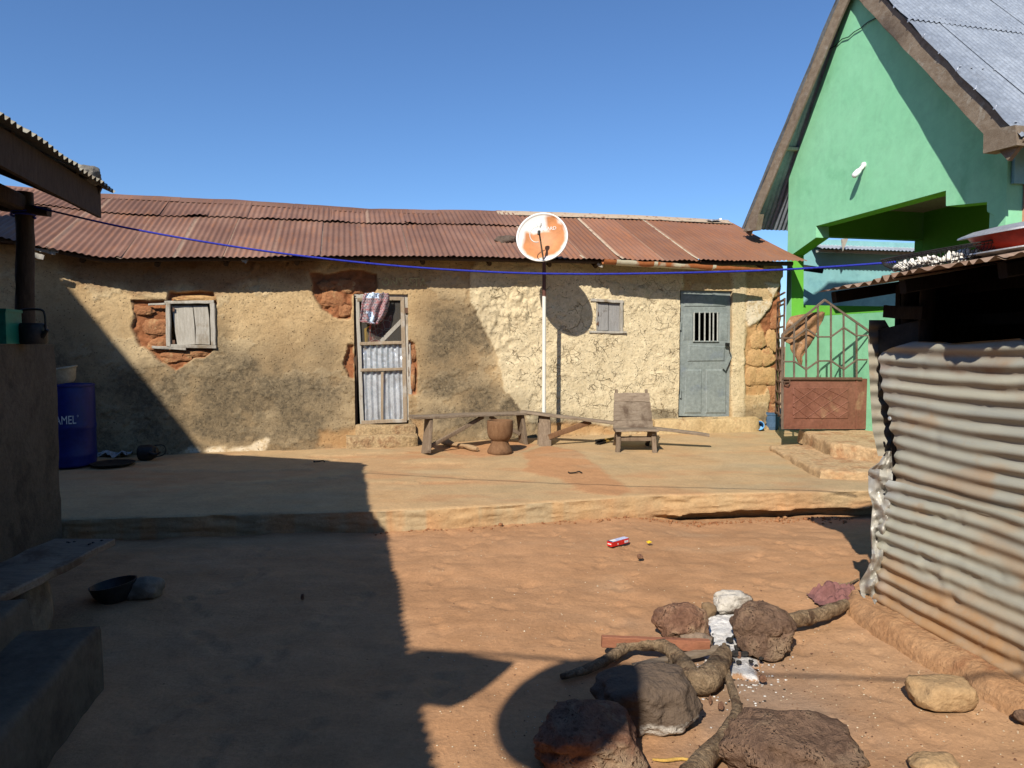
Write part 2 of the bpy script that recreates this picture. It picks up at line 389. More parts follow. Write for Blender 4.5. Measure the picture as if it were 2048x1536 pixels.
def wall_material():
    m, nt, b = newmat('patched_mud_plaster'); co = coords(nt)
    n1 = noi(nt, co, 1.6, 8, .62); n2 = noi(nt, co, 7, 8, .7, .4); n3 = noi(nt, co, 38, 6, .72)
    col = ramp(nt, n1, [(.3, (.40, .265, .13)), (.5, (.49, .34, .175)), (.7, (.57, .415, .225))])
    pale = ramp(nt, n2, [(.3, (.59, .475, .29)), (.7, (.71, .595, .385))])
    col = mixc(nt, attr(nt, 'pale'), col, pale)
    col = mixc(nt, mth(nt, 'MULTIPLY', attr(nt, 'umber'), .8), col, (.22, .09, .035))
    # mildew and splash stains, speckled
    n4 = noi(nt, co, 17, 7, .75, .5)
    col = mixc(nt, 1., col, ramp(nt, n4, [(.30, .74), (.50, 1.), (.72, 1.12)]), 'MULTIPLY')
    col = mixc(nt, 1., col, ramp(nt, n3, [(.34, .70), (.46, 1.), (.72, 1.08)]), 'MULTIPLY')
    st = mth(nt, 'MULTIPLY', attr(nt, 'stain'), ramp(nt, n4, [(.40, 0.), (.58, 1.)]))
    st2 = mth(nt, 'MULTIPLY', attr(nt, 'stain'), ramp(nt, n3, [(.42, 0.), (.56, 1.)]))
    col = mixc(nt, mth(nt, 'MULTIPLY', attr(nt, 'stain'), .75), col, (.20, .155, .095))
    col = mixc(nt, mth(nt, 'MULTIPLY', mth(nt, 'MAXIMUM', st, mth(nt, 'MULTIPLY', st2, .7)), .82), col, (.070, .056, .038))
    li = mth(nt, 'MULTIPLY', attr(nt, 'lime'), ramp(nt, n2, [(.40, 0.), (.52, 1.)]))
    col = mixc(nt, li, col, (.66, .56, .40))
    redc = ramp(nt, n2, [(.3, (.20, .075, .03)), (.55, (.31, .125, .055)), (.75, (.40, .19, .085))])
    col = mixc(nt, attr(nt, 'red'), col, redc)
    ochre = ramp(nt, n2, [(.3, (.40, .21, .085)), (.7, (.50, .31, .14))])
    col = mixc(nt, attr(nt, 'ochre'), col, ochre)
    # small pits and straw flecks
    vo = nd(nt, 'ShaderNodeTexVoronoi', {'Vector': co, 'Scale': 26.0, 'Randomness': 1.0})
    pit = ramp(nt, vo.outputs['Distance'], [(.13, 1.), (.20, 0.)])
    pit = mth(nt, 'MULTIPLY', pit, ramp(nt, n2, [(.44, 0.), (.56, .9)]))
    col = mixc(nt, pit, col, (.09, .06, .032))
    fl = noi(nt, coords(nt, (22, 22, 60), (0, .5, 0)), 3, 2, .5)
    col = mixc(nt, ramp(nt, fl, [(.70, 0.), (.74, .35)]), col, (.62, .5, .33))
    # shrinkage cracks of the pale plaster
    wob = nd(nt, 'ShaderNodeTexNoise', {'Vector': co, 'Scale': 4.0, 'Detail': 5.0})
    cv = nd(nt, 'ShaderNodeVectorMath', {0: co, 1: nd(nt, 'ShaderNodeVectorMath', {0: wob.outputs['Color'], 'Scale': .28}, operation='SCALE').outputs[0]}, operation='ADD').outputs[0]
    vc = nd(nt, 'ShaderNodeTexVoronoi', {'Vector': cv, 'Scale': 3.6, 'Randomness': 1.0}, feature='DISTANCE_TO_EDGE')
    vd = nd(nt, 'ShaderNodeTexVoronoi', {'Vector': cv, 'Scale': 7.5, 'Randomness': 1.0}, feature='DISTANCE_TO_EDGE')
    where = ramp(nt, noi(nt, co, 1.9, 4, .6), [(.42, 0.), (.55, 1.)])
    ck = mth(nt, 'MAXIMUM', ramp(nt, vc.outputs['Distance'], [(.007, 1.), (.020, 0.)]),
             mth(nt, 'MULTIPLY', ramp(nt, vd.outputs['Distance'], [(.012, 1.), (.030, 0.)]), where))
    ck = mth(nt, 'MULTIPLY', ck, attr(nt, 'crack'))
    ck = mth(nt, 'MULTIPLY', ck, ramp(nt, noi(nt, co, 5, 3, .6), [(.46, 0.), (.60, 1.)]))
    col = mixc(nt, mth(nt, 'MULTIPLY', ck, .7), col, (.17, .115, .06))
    hgt = mth(nt, 'SUBTRACT', mth(nt, 'ADD', mth(nt, 'MULTIPLY', n2, .55), mth(nt, 'MULTIPLY', n3, .40)), mth(nt, 'ADD', mth(nt, 'MULTIPLY', ck, .7), mth(nt, 'MULTIPLY', pit, .5)))
    setb(nt, b, col, .95, 0, hgt, .8, .035, .15)
    return m
WALLM = wall_material()

def roof_material():
    m, nt, b = newmat('rusted_corrugated_iron'); co = coords(nt, (1, 1, 1), (0, 0, -A))
    cs = nd(nt, 'ShaderNodeMapping', {0: co, 'Scale': (6.0, .8, .8)}).outputs[0]
    n1 = noi(nt, co, 1.3, 7, .6); n2 = noi(nt, cs, 3, 7, .65); n3 = noi(nt, co, 25, 5, .7)
    col = ramp(nt, n1, [(.3, (.165, .085, .060)), (.5, (.205, .110, .078)), (.72, (.275, .155, .108))])
    col = mixc(nt, ramp(nt, n2, [(.52, 0.), (.70, .7)]), col, (.30, .13, .065))
    col = mixc(nt, ramp(nt, n3, [(.60, 0.), (.72, .6)]), col, (.10, .045, .03))
    col = mixc(nt, mth(nt, 'MULTIPLY', attr(nt, 'tone'), ramp(nt, n2, [(.3, .15), (.7, .75)])), col, (.30, .125, .06))
    oi = nd(nt, 'ShaderNodeObjectInfo'); v = mth(nt, 'ADD', mth(nt, 'MULTIPLY', oi.outputs['Random'], .28), .86)
    col = mixc(nt, 1., col, nd(nt, 'ShaderNodeCombineColor', {0: v, 1: v, 2: v}).outputs[0], 'MULTIPLY')
    sm = mth(nt, 'MULTIPLY', attr(nt, 'seam'), ramp(nt, noi(nt, co, 12, 4, .7), [(.36, 0.), (.46, 1.)]))
    col = mixc(nt, sm, col, (.52, .42, .30))
    setb(nt, b, col, .72, .1, n3, .15, .004, .25)
    return m
ROOFM = roof_material()

def ground_material(name, stops, dirtc, sootc=(.27, .225, .18)):
    m, nt, b = newmat(name); co = coords(nt)
    n0 = noi(nt, co, .7, 6, .6); n1 = noi(nt, co, 3.2, 8, .65, .3); n3 = noi(nt, co, 45, 6, .75)
    ns = noi(nt, coords(nt, (.6, 3.2, 1), (0, 0, -.2)), 2.2, 6, .6, .5)
    col = ramp(nt, mth(nt, 'ADD', mth(nt, 'MULTIPLY', n0, .68), mth(nt, 'MULTIPLY', ns, .32)), stops)
    col = mixc(nt, attr(nt, 'dirt'), col, dirtc)
    col = mixc(nt, attr(nt, 'soot'), col, sootc)
    col = mixc(nt, 1., col, ramp(nt, n1, [(.3, .86), (.7, 1.1)]), 'MULTIPLY')
    col = mixc(nt, 1., col, ramp(nt, n3, [(.3, .82), (.7, 1.12)]), 'MULTIPLY')
    vo = nd(nt, 'ShaderNodeTexVoronoi', {'Vector': co, 'Scale': 16.0})
    sp = mth(nt, 'MULTIPLY', ramp(nt, vo.outputs['Distance'], [(.07, 1.), (.10, 0.)]), ramp(nt, n1, [(.52, 0.), (.6, .8)]))
    col = mixc(nt, sp, col, (.13, .08, .045))
    h = mth(nt, 'ADD', mth(nt, 'MULTIPLY', n3, .5), n1)
    sw = noi(nt, coords(nt, (2.2, 6, 1), (0, 0, .35)), 2.4, 6, .65, 1.2)
    col = mixc(nt, 1., col, ramp(nt, sw, [(.30, .95), (.5, 1.), (.70, 1.03)]), 'MULTIPLY')
    h = mth(nt, 'ADD', h, mth(nt, 'MULTIPLY', sw, .2))
    setb(nt, b, col, .95, 0, h, .6, .025, .15)
    return m
GROUNDM = ground_material('red_laterite_earth', [(.3, (.37, .195, .094)), (.5, (.44, .240, .120)), (.7, (.48, .275, .145))], (.48, .30, .17))
PAVEM = ground_material('dusty_cement_screed', [(.28, (.47, .28, .13)), (.45, (.50, .325, .165)), (.62, (.44, .31, .165)), (.78, (.50, .30, .145))], (.47, .245, .115), (.40, .315, .19))

def shed_material():
    m, nt, b = newmat('dull_zinc_sheet'); co = coords(nt)
    n1 = noi(nt, coords(nt, (1, .35, 3)), 3, 7, .65); n2 = noi(nt, co, 6, 7, .7); n3 = noi(nt, co, 40, 5, .7)
    col = ramp(nt, n1, [(.3, (.31, .315, .28)), (.5, (.39, .38, .31)), (.7, (.45, .425, .33))])
    col = mixc(nt, ramp(nt, n2, [(.58, 0.), (.70, .40)]), col, (.40, .28, .15))
    col = mixc(nt, mth(nt, 'MULTIPLY', attr(nt, 'rust'), ramp(nt, n2, [(.3, .25), (.65, 1.)])), col, (.20, .095, .05))
    col = mixc(nt, mth(nt, 'MULTIPLY', attr(nt, 'mud'), ramp(nt, n2, [(.25, .45), (.6, 1.)])), col, (.42, .25, .125))
    col = mixc(nt, mth(nt, 'MULTIPLY', attr(nt, 'shine'), .9), col, (.55, .56, .58))
    rg = mth(nt, 'SUBTRACT', .62, mth(nt, 'MULTIPLY', attr(nt, 'shine'), .25))
    setb(nt, b, col, rg, mth(nt, 'ADD', .12, mth(nt, 'MULTIPLY', attr(nt, 'shine'), .5)), n3, .15, .004, .3)
    return m
SHEDM = shed_material()

def two_tone(name, attrn, c1, c2, rough=.5, sc=20, metal=0., bs=.1, bd=.004, soft=.12):
    m, nt, b = newmat(name); co = coords(nt); n = noi(nt, co, sc, 6, .65)
    f = ramp(nt, mth(nt, 'ADD', attr(nt, attrn), mth(nt, 'MULTIPLY', mth(nt, 'SUBTRACT', n, .5), .7)), [(.5 - soft, 0.), (.5 + soft, 1.)])
    cc = ramp(nt, n, [(.3, tuple(x * .8 for x in c2)), (.7, tuple(min(1, x * 1.2) for x in c2))])
    setb(nt, b, mixc(nt, f, c1, cc), rough, metal, n, bs, bd)
    return m
DISHM = two_tone('rust_stained_dish', 'rust', (.74, .73, .68), (.50, .20, .07), .5, 9, soft=.26)
GUTM = two_tone('rust_stained_gutter', 'rust', (.55, .50, .36), (.36, .12, .04), .55, 12)
POLEM = two_tone('chipped_white_pole', 'rust', (.74, .71, .62), (.11, .045, .03), .55, 30)
STONEASH = two_tone('ash_dusted_rock', 'ash', (.13, .092, .064), (.50, .46, .40), .95, 18, 0., 1., .03)

def cloth_material():
    m, nt, b = newmat('printed_cotton'); co = coords(nt)
    br = nd(nt, 'ShaderNodeTexBrick', {'Vector': nd(nt, 'ShaderNodeMapping', {0: co, 'Rotation': (1.57, .5, 0)}).outputs[0], 'Color1': c4((.30, .028, .032)), 'Color2': c4((.012, .014, .035)), 'Mortar': c4((.55, .50, .47)), 'Scale': 22.0, 'Mortar Size': .03, 'Brick Width': .7, 'Row Height': .5})
    wv = nd(nt, 'ShaderNodeTexWave', {'Vector': co, 'Scale': 34.0, 'Distortion': 9.0, 'Detail': 3.0, 'Detail Scale': 2.0})
    col = mixc(nt, ramp(nt, wv.outputs[0], [(.80, 0.), (.88, .8)]), br.outputs[0], (.50, .50, .52))
    v2 = nd(nt, 'ShaderNodeTexVoronoi', {'Vector': co, 'Scale': 45.0})
    blue = ramp(nt, v2.outputs['Distance'], [(.30, (.02, .035, .12)), (.42, (.55, .66, .80))])
    col = mixc(nt, attr(nt, 'blue'), col, blue)
    setb(nt, b, col, 1, 0, noi(nt, co, 80, 3), .3, .004, .1); return m
CLOTHM = cloth_material()
def curtain_material():
    m, nt, b = newmat('red_patterned_curtain'); co = coords(nt)
    wv = nd(nt, 'ShaderNodeTexVoronoi', {'Vector': co, 'Scale': 11.0}, feature='DISTANCE_TO_EDGE')
    col = ramp(nt, wv.outputs[0], [(.03, (.55, .42, .35)), (.07, (.30, .035, .03))])
    y = ramp(nt, noi(nt, co, 9, 0), [(.49, (.03, .025, .03)), (.52, (.75, .45, .02))])
    col = mixc(nt, attr(nt, 'yellow'), col, y)
    setb(nt, b, col, 1, 0, None); return m
CURTM = curtain_material()
def mesh_material():
    m, nt, b = newmat('fly_screen'); tr = nd(nt, 'ShaderNodeBsdfTransparent'); b.inputs['Base Color'].default_value = (.10, .09, .075, 1); b.inputs['Roughness'].default_value = .8
    mx = nd(nt, 'ShaderNodeMixShader', {0: .5, 1: tr.outputs[0], 2: b.outputs[0]}); nt.links.new(mx.outputs[0], nt.nodes['Material Output'].inputs[0]); return m
SCREENM = mesh_material()

# ================================================================== GROUND
def axis(lo, hi, st, far, k=1.35):
    a = list(np.arange(lo, hi, st)); s = st; x = a[0]; L = []
    while x > -far: s *= k; x -= s; L.append(x)
    s = st; x = a[-1]; Rr = []
    while x < far: s *= k; x += s; Rr.append(x)
    return np.array(L[::-1] + a + Rr)
gx, gy = np.meshgrid(axis(-4.2, 4.2, .028, 500), axis(1.6, 7.0, .028, 500))
_fr = np.random.RandomState(11); foot = np.zeros_like(gx)
for _i in range(90):
    fx, fy, fa = _fr.uniform(-2, 2.6), _fr.uniform(2.6, 6.2), _fr.uniform(-.9, .9) + (math.pi if _i % 2 else 0)
    m_ = (abs(gx - fx) < .25) & (abs(gy - fy) < .25); lx = (gx[m_] - fx) * math.cos(fa) - (gy[m_] - fy) * math.sin(fa); ly = (gx[m_] - fx) * math.sin(fa) + (gy[m_] - fy) * math.cos(fa)
    r1 = np.hypot(lx / .045, (ly - .06) / .075); r2 = np.hypot(lx / .035, (ly + .085) / .045); r_ = np.minimum(r1, r2)
    foot[m_] += -.010 * sst(1.15, .7, r_) + .004 * np.exp(-((r_ - 1.3) / .25) ** 2)
near = np.exp(-np.maximum(0, np.hypot(gx, gy - 4) - 6) / 4)
def ground_h(x, y):
    return .030 * fbm(x * .8, y * 1.1, 3, 3) + .014 * fbm(x * 3, y * 4.5, 9, 3) + .007 * fbm(x * 11, y * 14, 5, 3) - .085 * sst(.9, 1.8, x) * sst(5.5, 6.4, y) - .01
gz = ground_h(gx, gy) * near + foot
fc = GR(1440, 1300)
soot = np.clip(1.15 - np.hypot((gx - fc.x) / .55, (gy - fc.y + .35) / .95) + .35 * fbm(gx * 6, gy * 6, 21), 0, 1) * .55
gdirt = sst(.25, .6, fbm(gx * 1.3, gy * 2.0, 31, 4)) * .5 + .6 * sst(1.0, .2, np.abs(gx - 2.1 - .1 * (4.2 - gy))) * sst(4.4, 3.6, gy)
struct('ground', gridmesh(np.stack([gx, gy, gz], -1)), GROUNDM, 180, {'dirt': gdirt.ravel(), 'soot': soot.ravel()})

# ------------------------------------------------------------------ raised cement terrace
KX = np.array([-12, -3.61, -.74, .3, 1.29, 3.46, 12]); KY = np.array([4.8, 5.67, 6.0, 6.27, 6.55, 6.80, 7.7])
def kerb_y(x): return np.interp(x, KX, KY) + .018 * fbm(x * 1.7, x * 0 + 2, 41, 3) + .008 * fbm(x * 9, x * 0, 43, 3)
px_ = np.concatenate([np.linspace(-12, -4.2, 40), np.linspace(-4.15, 4.4, 330), np.linspace(4.5, 14, 30)])
ty = np.concatenate([np.linspace(0, .12, 6), np.linspace(.15, 4.6, 120), np.linspace(4.8, 12, 14)])
rows = []; dirt_rows = []; soot_rows = []
dpoly = [tuple(FP(*q).xy) for q in [(1040, 905), (1095, 893), (1150, 903), (1205, 940), (1262, 985), (1235, 992), (1165, 985), (1125, 960), (1048, 942), (1060, 925)]]
dpoly2 = [tuple(FP(*q).xy) for q in [(870, 892), (1000, 880), (1070, 890), (1040, 905), (960, 912), (905, 905)]]
for k, zz in enumerate(np.linspace(-.16, HP - .012, 26)):
    yk = kerb_y(px_) + .05 * np.maximum(0, fbm(px_ * 6, px_ * 0 + zz * 9, 58, 4) - .28) * sst(.04, .14, zz); under = sst(1.15, 1.75, px_ + .15 * fbm(px_ * 4, px_ * 0, 50)) * sst(.0, -.022, zz + .022 * fbm(px_ * 5, px_ * 0, 51, 4) + .02 * np.exp(-((px_ - 1.55) / .12) ** 2)) * .16
    yy = yk + .012 * fbm(px_ * 5, px_ * 0 + zz * 30, 47, 3) + .006 * fbm(px_ * 18, px_ * 0 + zz * 70, 48, 2) + under
    soot_rows.append(np.clip(.75 * sst(.75, .2, px_) + .25, 0, 1) * sst(-.25, .3, fbm(px_ * 9, px_ * 0 + zz * 1.5, 55, 4)) * .8)
    rows.append(np.stack([px_, yy, np.full_like(px_, zz)], -1)); dirt_rows.append(.35 * sst(.1, -.05, np.full_like(px_, zz)) + .45 * sst(-.2, .3, fbm(px_ * 2.2, px_ * 0 + zz * 4, 53)))
for k, t in enumerate(ty):
    yy = kerb_y(px_) + .012 + t
    d_u = (px_ - O.x) * U.x + (yy - O.y) * U.y; d_n = -((px_ - O.x) * V.x + (yy - O.y) * V.y)
    zz = HP + .07 * np.clip((d_u - 1) / 4, 0, 1) * np.clip(1 - d_n / 3.2, 0, 1)
    zz = zz + .006 * fbm(px_ * 1.2, yy * 1.8, 61, 3) + .002 * fbm(px_ * 9, yy * 9, 63, 2)
    if k == 0: zz = zz - .006
    # broken layers of screed near the left door
    fl = sst(.02, -.02, fbm(px_ * 1.1, yy * 2.6, 71, 4) - .12) * sst(.0, -.8, px_) * sst(6.6, 7.3, yy)
    zz = zz - .014 * fl
    sd = np.minimum(sdpoly(px_, yy, dpoly), sdpoly(px_, yy, dpoly2)) + .07 * fbm(px_ * 5, yy * 5, 81, 4)
    dm = sst(.05, -.03, sd); zz = zz + .005 * dm * (1 + fbm(px_ * 15, yy * 15, 5, 3))
    edge_x = 1.05 + (yy - 9.6) * -.33
    soot_rows.append(np.clip(.55 * sst(-.03, .03, px_ - edge_x + .03 * fbm(yy * 6, px_ * 3, 85, 3)) * sst(-.35, .45, fbm(px_ * 1.5, yy * 3, 86, 4)) * (1 - dm) + .4 * sst(.1, .5, fbm(px_ * 1.1, yy * 2.6, 87, 4)), 0, 1) * .75)
    rows.append(np.stack([px_, yy, zz], -1))
    dirt_rows.append(np.clip(dm * .95 + .55 * sst(.15, .55, fbm(px_ * 1.4, yy * 3.2, 83, 4)) + .3 * fl, 0, 1))
PT = np.stack(rows)
struct('terrace', gridmesh(PT), PAVEM, 50, {'dirt': np.stack(dirt_rows).ravel(), 'soot': np.stack(soot_rows).ravel()})

# ================================================================== LONG MUD HOUSE
house = thing('mud_house', 'long low mud house with a rusty corrugated roof and crumbling plaster along the terrace', 'house', W(2, HP, 0))
OPEN = []
for a, b in (((336, 606), (427, 691)), ((707, 587), (818, 848)), ((1191, 604), (1243, 663)), ((1359, 580), (1460, 833))):
    u0, z1 = uz(*a); u1, z0 = uz(*b); OPEN.append((u0, u1, z0, z1))
UEND = 8.64
us = set(np.round(np.arange(-5, UEND + .001, .0165), 4)); zs = set(np.round(np.arange(.12, 2.80, .0165), 4))
us = np.array(sorted(us)); zs = np.array(sorted(zs))
for u0, u1, z0, z1 in OPEN:                 # snap a grid line to each side of each opening
    for v in (u0, u1): us[np.argmin(abs(us - v))] = v
    for v in (z0, z1): zs[np.argmin(abs(zs - v))] = v
us[-1] = UEND
ug, zg = np.meshgrid(us, zs)
PZ = lambda pts: [uz(*q) for q in pts]
def patch(pts, soft=.03, jag=.07, fr=5, seed=1):
    return sst(soft, -soft, sdpoly(ug, zg, PZ(pts)) + jag * fbm(ug * fr, zg * fr, seed, 5, .6))
red = np.maximum.reduce([
    patch([(262, 600), (330, 600), (337, 604), (337, 692), (425, 698), (420, 708), (380, 722), (352, 742), (318, 722), (296, 700), (280, 692), (266, 655), (272, 630)], .012, .05, 5, 1),
    patch([(338, 586), (425, 584), (432, 606), (336, 606)], .012, .03, 6, 2),
    patch([(622, 548), (700, 540), (756, 545), (752, 585), (705, 590), (704, 640), (668, 636), (645, 618), (630, 590)], .012, .05, 5, 3),
    patch([(696, 690), (708, 690), (708, 760), (698, 752), (686, 728)], .012, .03, 8, 4),
    patch([(817, 680), (829, 686), (836, 740), (833, 790), (817, 790)], .012, .015, 9, 5),
    patch([(1520, 640), (1545, 610), (1570, 540), (1570, 860), (1530, 850), (1545, 800), (1525, 740), (1505, 700)], .012, .05, 6, 6)])
ochre = np.maximum.reduce([
    patch([(1492, 655), (1520, 640), (1535, 680), (1545, 760), (1530, 790), (1492, 790), (1490, 700)], .015, .04, 6, 7),
    .7 * patch([(640, 862), (716, 850), (712, 895), (630, 895)], .06, .08, 5, 8), .8 * patch([(1085, 846), (1200, 846), (1235, 868), (1085, 872)], .05, .06, 5, 9),
    .6 * patch([(824, 838), (850, 838), (850, 880), (824, 880)], .03, .05, 5, 10)])
pale = np.maximum(patch([(940, 500), (1365, 500), (1365, 850), (1060, 850), (1010, 780), (992, 720), (968, 660), (945, 610)], .014, .10, 4, 11), .8 * patch([(1462, 500), (1490, 500), (1490, 850), (1462, 850)], .03, .05, 4, 12))
crack = patch([(960, 560), (1360, 560), (1360, 845), (1075, 845), (1005, 700)], .05, .12, 3, 13)
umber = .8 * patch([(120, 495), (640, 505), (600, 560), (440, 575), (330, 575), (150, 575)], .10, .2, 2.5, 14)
lime = np.maximum(patch([(500, 893), (535, 878), (525, 905), (360, 905), (380, 898)], .03, .06, 6, 15), patch([(1495, 600), (1546, 600), (1545, 650), (1530, 665), (1515, 640), (1500, 655), (1492, 640)], .012, .04, 7, 16))
lime = np.maximum(lime, .9 * patch([(1530, 566), (1560, 566), (1558, 590), (1545, 596)], .012, .02, 8, 17))
stain = np.zeros_like(ug)
for cx, cy, rx, ry, s in ((555, 790, 150, 80, .8), (430, 800, 80, 80, 1), (470, 745, 80, 45, .85), (350, 790, 50, 80, .95), (600, 850, 110, 40, 1), (500, 855, 130, 35, 1), (640, 720, 45, 50, .55), (905, 640, 55, 45, .75), (950, 660, 40, 60, .8), (900, 700, 60, 60, .85), (905, 760, 60, 50, .85), (860, 720, 25, 90, .45), (960, 800, 60, 30, .9), (930, 835, 110, 35, .95), (1030, 815, 45, 30, .85), (1070, 840, 40, 20, .7), (1310, 830, 40, 15, .7), (1515, 835, 30, 20, .7), (230, 800, 120, 70, .9), (240, 880, 140, 60, 1), (120, 780, 120, 120, .8), (440, 690, 25, 50, .5), (1000, 850, 150, 30, .7)):
    rx *= 1.15; ry *= 1.2; s = min(1, s * 1.15); u_, z_ = uz(cx, cy); k = (uz(cx + rx, cy)[0] - u_); kz = z_ - uz(cx, cy + ry)[1]
    stain = np.maximum(stain, s * np.exp(-(((ug - u_) / k) ** 2 + ((zg - z_) / kz) ** 2) ** 1.3))
stain = np.clip(stain * (1 + .7 * fbm(ug * 4, zg * 4, 19, 4)), 0, 1) * (1 - .75 * sst(.3, .9, pale) * (zg > .6))
splash = sst(.42, .20, zg + .12 * fbm(ug * 2.5, zg * 3, 18, 3)) * (ug < 5.2)
stain = np.clip(np.maximum(stain, .75 * splash) * (1 - red) * (1 - lime), 0, 1)
lump = patch([(930, 575), (1080, 575), (1070, 640), (1020, 690), (985, 720), (950, 640)], .05, .10, 4, 22)
nz = .018 * fbm(ug * 1.1, zg * 1.3, 101, 3) + .007 * fbm(ug * 5, zg * 5, 102, 4) + .003 * fbm(ug * 22, zg * 22, 103, 3)
flake = sst(-.010, .012, fbm(ug * 1.5, zg * 2.1, 131, 6, .62) - .10) * (1 - np.maximum(red, ochre))
nz = nz + .009 * flake + .006 * sst(-.008, .010, fbm(ug * 2.7, zg * 3.1, 133, 6, .65) - .22) * (1 - red)
pale0 = pale; pale = np.clip(pale + .30 * flake * (1 - pale), 0, 1)
nz = nz + .016 * pale0 - .004 * pale * fbm(ug * 3, zg * 3, 104)
nz = nz + lump * (.034 * np.abs(fbm(ug * 8, zg * 6, 105, 4)) * 2 - .018)
brk = fbm(ug * 7, zg * 9, 106, 5, .6)
nz = nz - np.maximum(red, .35 * ochre) * (.050 - .035 * brk)
nz = nz + .012 * lime * (zg > 1) + .010 * umber * fbm(ug * 4, zg * 4, 107)
nz = nz + .03 * sst(.55, .12, zg) * (1 + .5 * fbm(ug * 3, zg * 5, 108))
nz = nz + .02 * patch([(655, 555), (690, 560), (690, 640), (660, 630)], .02, .06, 6, 23) * red
P = np.zeros(ug.shape + (3,))
for i in range(3): P[..., i] = O[i] + U[i] * ug - V[i] * nz + (zg if i == 2 else 0)
vv, ff = gridmesh(P); nr, nc = ug.shape
ci = (us[:-1] + us[1:]) / 2; cz = (zs[:-1] + zs[1:]) / 2
keep = np.ones((nr - 1, nc - 1), bool)
for u0, u1, z0, z1 in OPEN: keep &= ~(((ci > u0) & (ci < u1))[None, :] & ((cz > z0) & (cz < z1))[:, None])
ff = np.array(ff)[keep.ravel()].tolist(); vv = vv.tolist(); idx = np.arange(nr * nc).reshape(nr, nc)
at_ = {k: a.ravel().tolist() for k, a in dict(red=red, ochre=ochre, pale=pale, crack=crack, umber=umber, lime=lime, stain=stain).items()}
def addv(p, src=None, **kw):
    vv.append(list(p))
    for k in at_: at_[k].append(kw.get(k, at_[k][src] if src is not None else 0))
    return len(vv) - 1
Nv = -V
for u0, u1, z0, z1 in OPEN:
    i0, i1 = np.argmin(abs(us - u0)), np.argmin(abs(us - u1)); j0, j1 = np.argmin(abs(zs - z0)), np.argmin(abs(zs - z1))
    loop = [(j0, i) for i in range(i0, i1)] + [(j, i1) for j in range(j0, j1)] + [(j1, i) for i in range(i1, i0, -1)] + [(j, i0) for j in range(j1, j0, -1)]
    prev = [idx[a] for a in loop]
    for dn in (.05, .11, .18, .27):
        ring = [addv(W(us[a[1]], zs[a[0]], -dn + .008 * mn.noise(Vector((a[0] * .2, a[1] * .2, dn * 30)))), int(idx[a]), lime=0, crack=0, stain=0) for a in loop]
        m = len(loop)
        for k in range(m): ff.append([int(prev[k]), int(prev[(k + 1) % m]), ring[(k + 1) % m], ring[k]])
        prev = ring
# right gable end, left end and the back of the house
def endwall(col_i, us_, sgn):
    prev = [int(idx[j, col_i]) for j in range(0, nr, 3)]
    for dn in (.06, .14, .25, .5, 1., 2., 3., 3.9):
        ring = [addv(W(us_ + .03 * fbm(np.array([dn * 4.]), np.array([zs[j] * 5.]), 111, 4)[0], zs[j], -dn), red=1.) for j in range(0, nr, 3)]
        for k in range(len(ring) - 1): ff.append([prev[k], ring[k], ring[k + 1], prev[k + 1]] if sgn > 0 else [prev[k], prev[k + 1], ring[k + 1], ring[k]])
        prev = ring
    return prev
rb = endwall(nc - 1, UEND, 1); lb = endwall(0, -5, -1)
ff.append([rb[0], lb[0], lb[-1], rb[-1]])
tri_r = addv(W(UEND, 3.55, -1.8)); tri_l = addv(W(-5, 3.55, -1.8))
ff.append([int(idx[nr - 1, nc - 1]), rb[-1], tri_r]); ff.append([int(idx[nr - 1, 0]), tri_l, lb[-1]])
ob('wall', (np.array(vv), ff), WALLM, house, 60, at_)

# broken mud lumps and blocks showing where plaster has gone
def wall_lump(px, py, w, h, mat, seed, dep=.05, n0=-.02):
    w *= .8 + .45 * vn(np.array([seed * 1.7]), np.array([.3]), 4)[0]; h *= .75 + .5 * vn(np.array([seed * 2.3]), np.array([.7]), 5)[0]; px += 6 * vn(np.array([seed * 3.1]), np.array([.2]), 6)[0] - 3
    c = Pn(px, py, n0); k = (c - CAM).length / F
    vs, fs = rockvf((0, 0, 0), w * k / 2, h * k / 2, dep * 2, seed, 4, .26, .06, .5, 0, .3)
    ob('mud_block', ([c + U * p.x + Zv * p.y + Nv * p.z for p in vs], fs), mat, house, 60)
for i, (px, py, w, h, r_) in enumerate([(290, 622, 38, 26, 1), (312, 655, 46, 40, 1), (318, 690, 36, 26, 1), (352, 712, 56, 26, 1), (395, 706, 40, 18, 1), (668, 600, 46, 44, 1), (688, 572, 40, 30, 1), (650, 572, 34, 28, 1), (690, 622, 30, 26, 1),
        (1507, 718, 44, 40, 0), (1536, 715, 34, 42, 0), (1500, 752, 30, 44, 0), (1528, 752, 48, 40, 0), (1512, 680, 40, 40, 0), (1541, 680, 26, 36, 0), (1548, 640, 24, 40, 1), (1545, 786, 30, 36, 1), (1548, 825, 26, 36, 1), (1510, 845, 36, 26, 0), (1543, 585, 26, 22, 0), (825, 705, 9, 40, 1), (826, 755, 9, 50, 1), (394, 597, 90, 10, 0)]):
    wall_lump(px, py, w, h, MUDBLK if r_ else OCHRELUMP, i + 3, .035 if r_ else .030, -.035 if r_ else -.015)

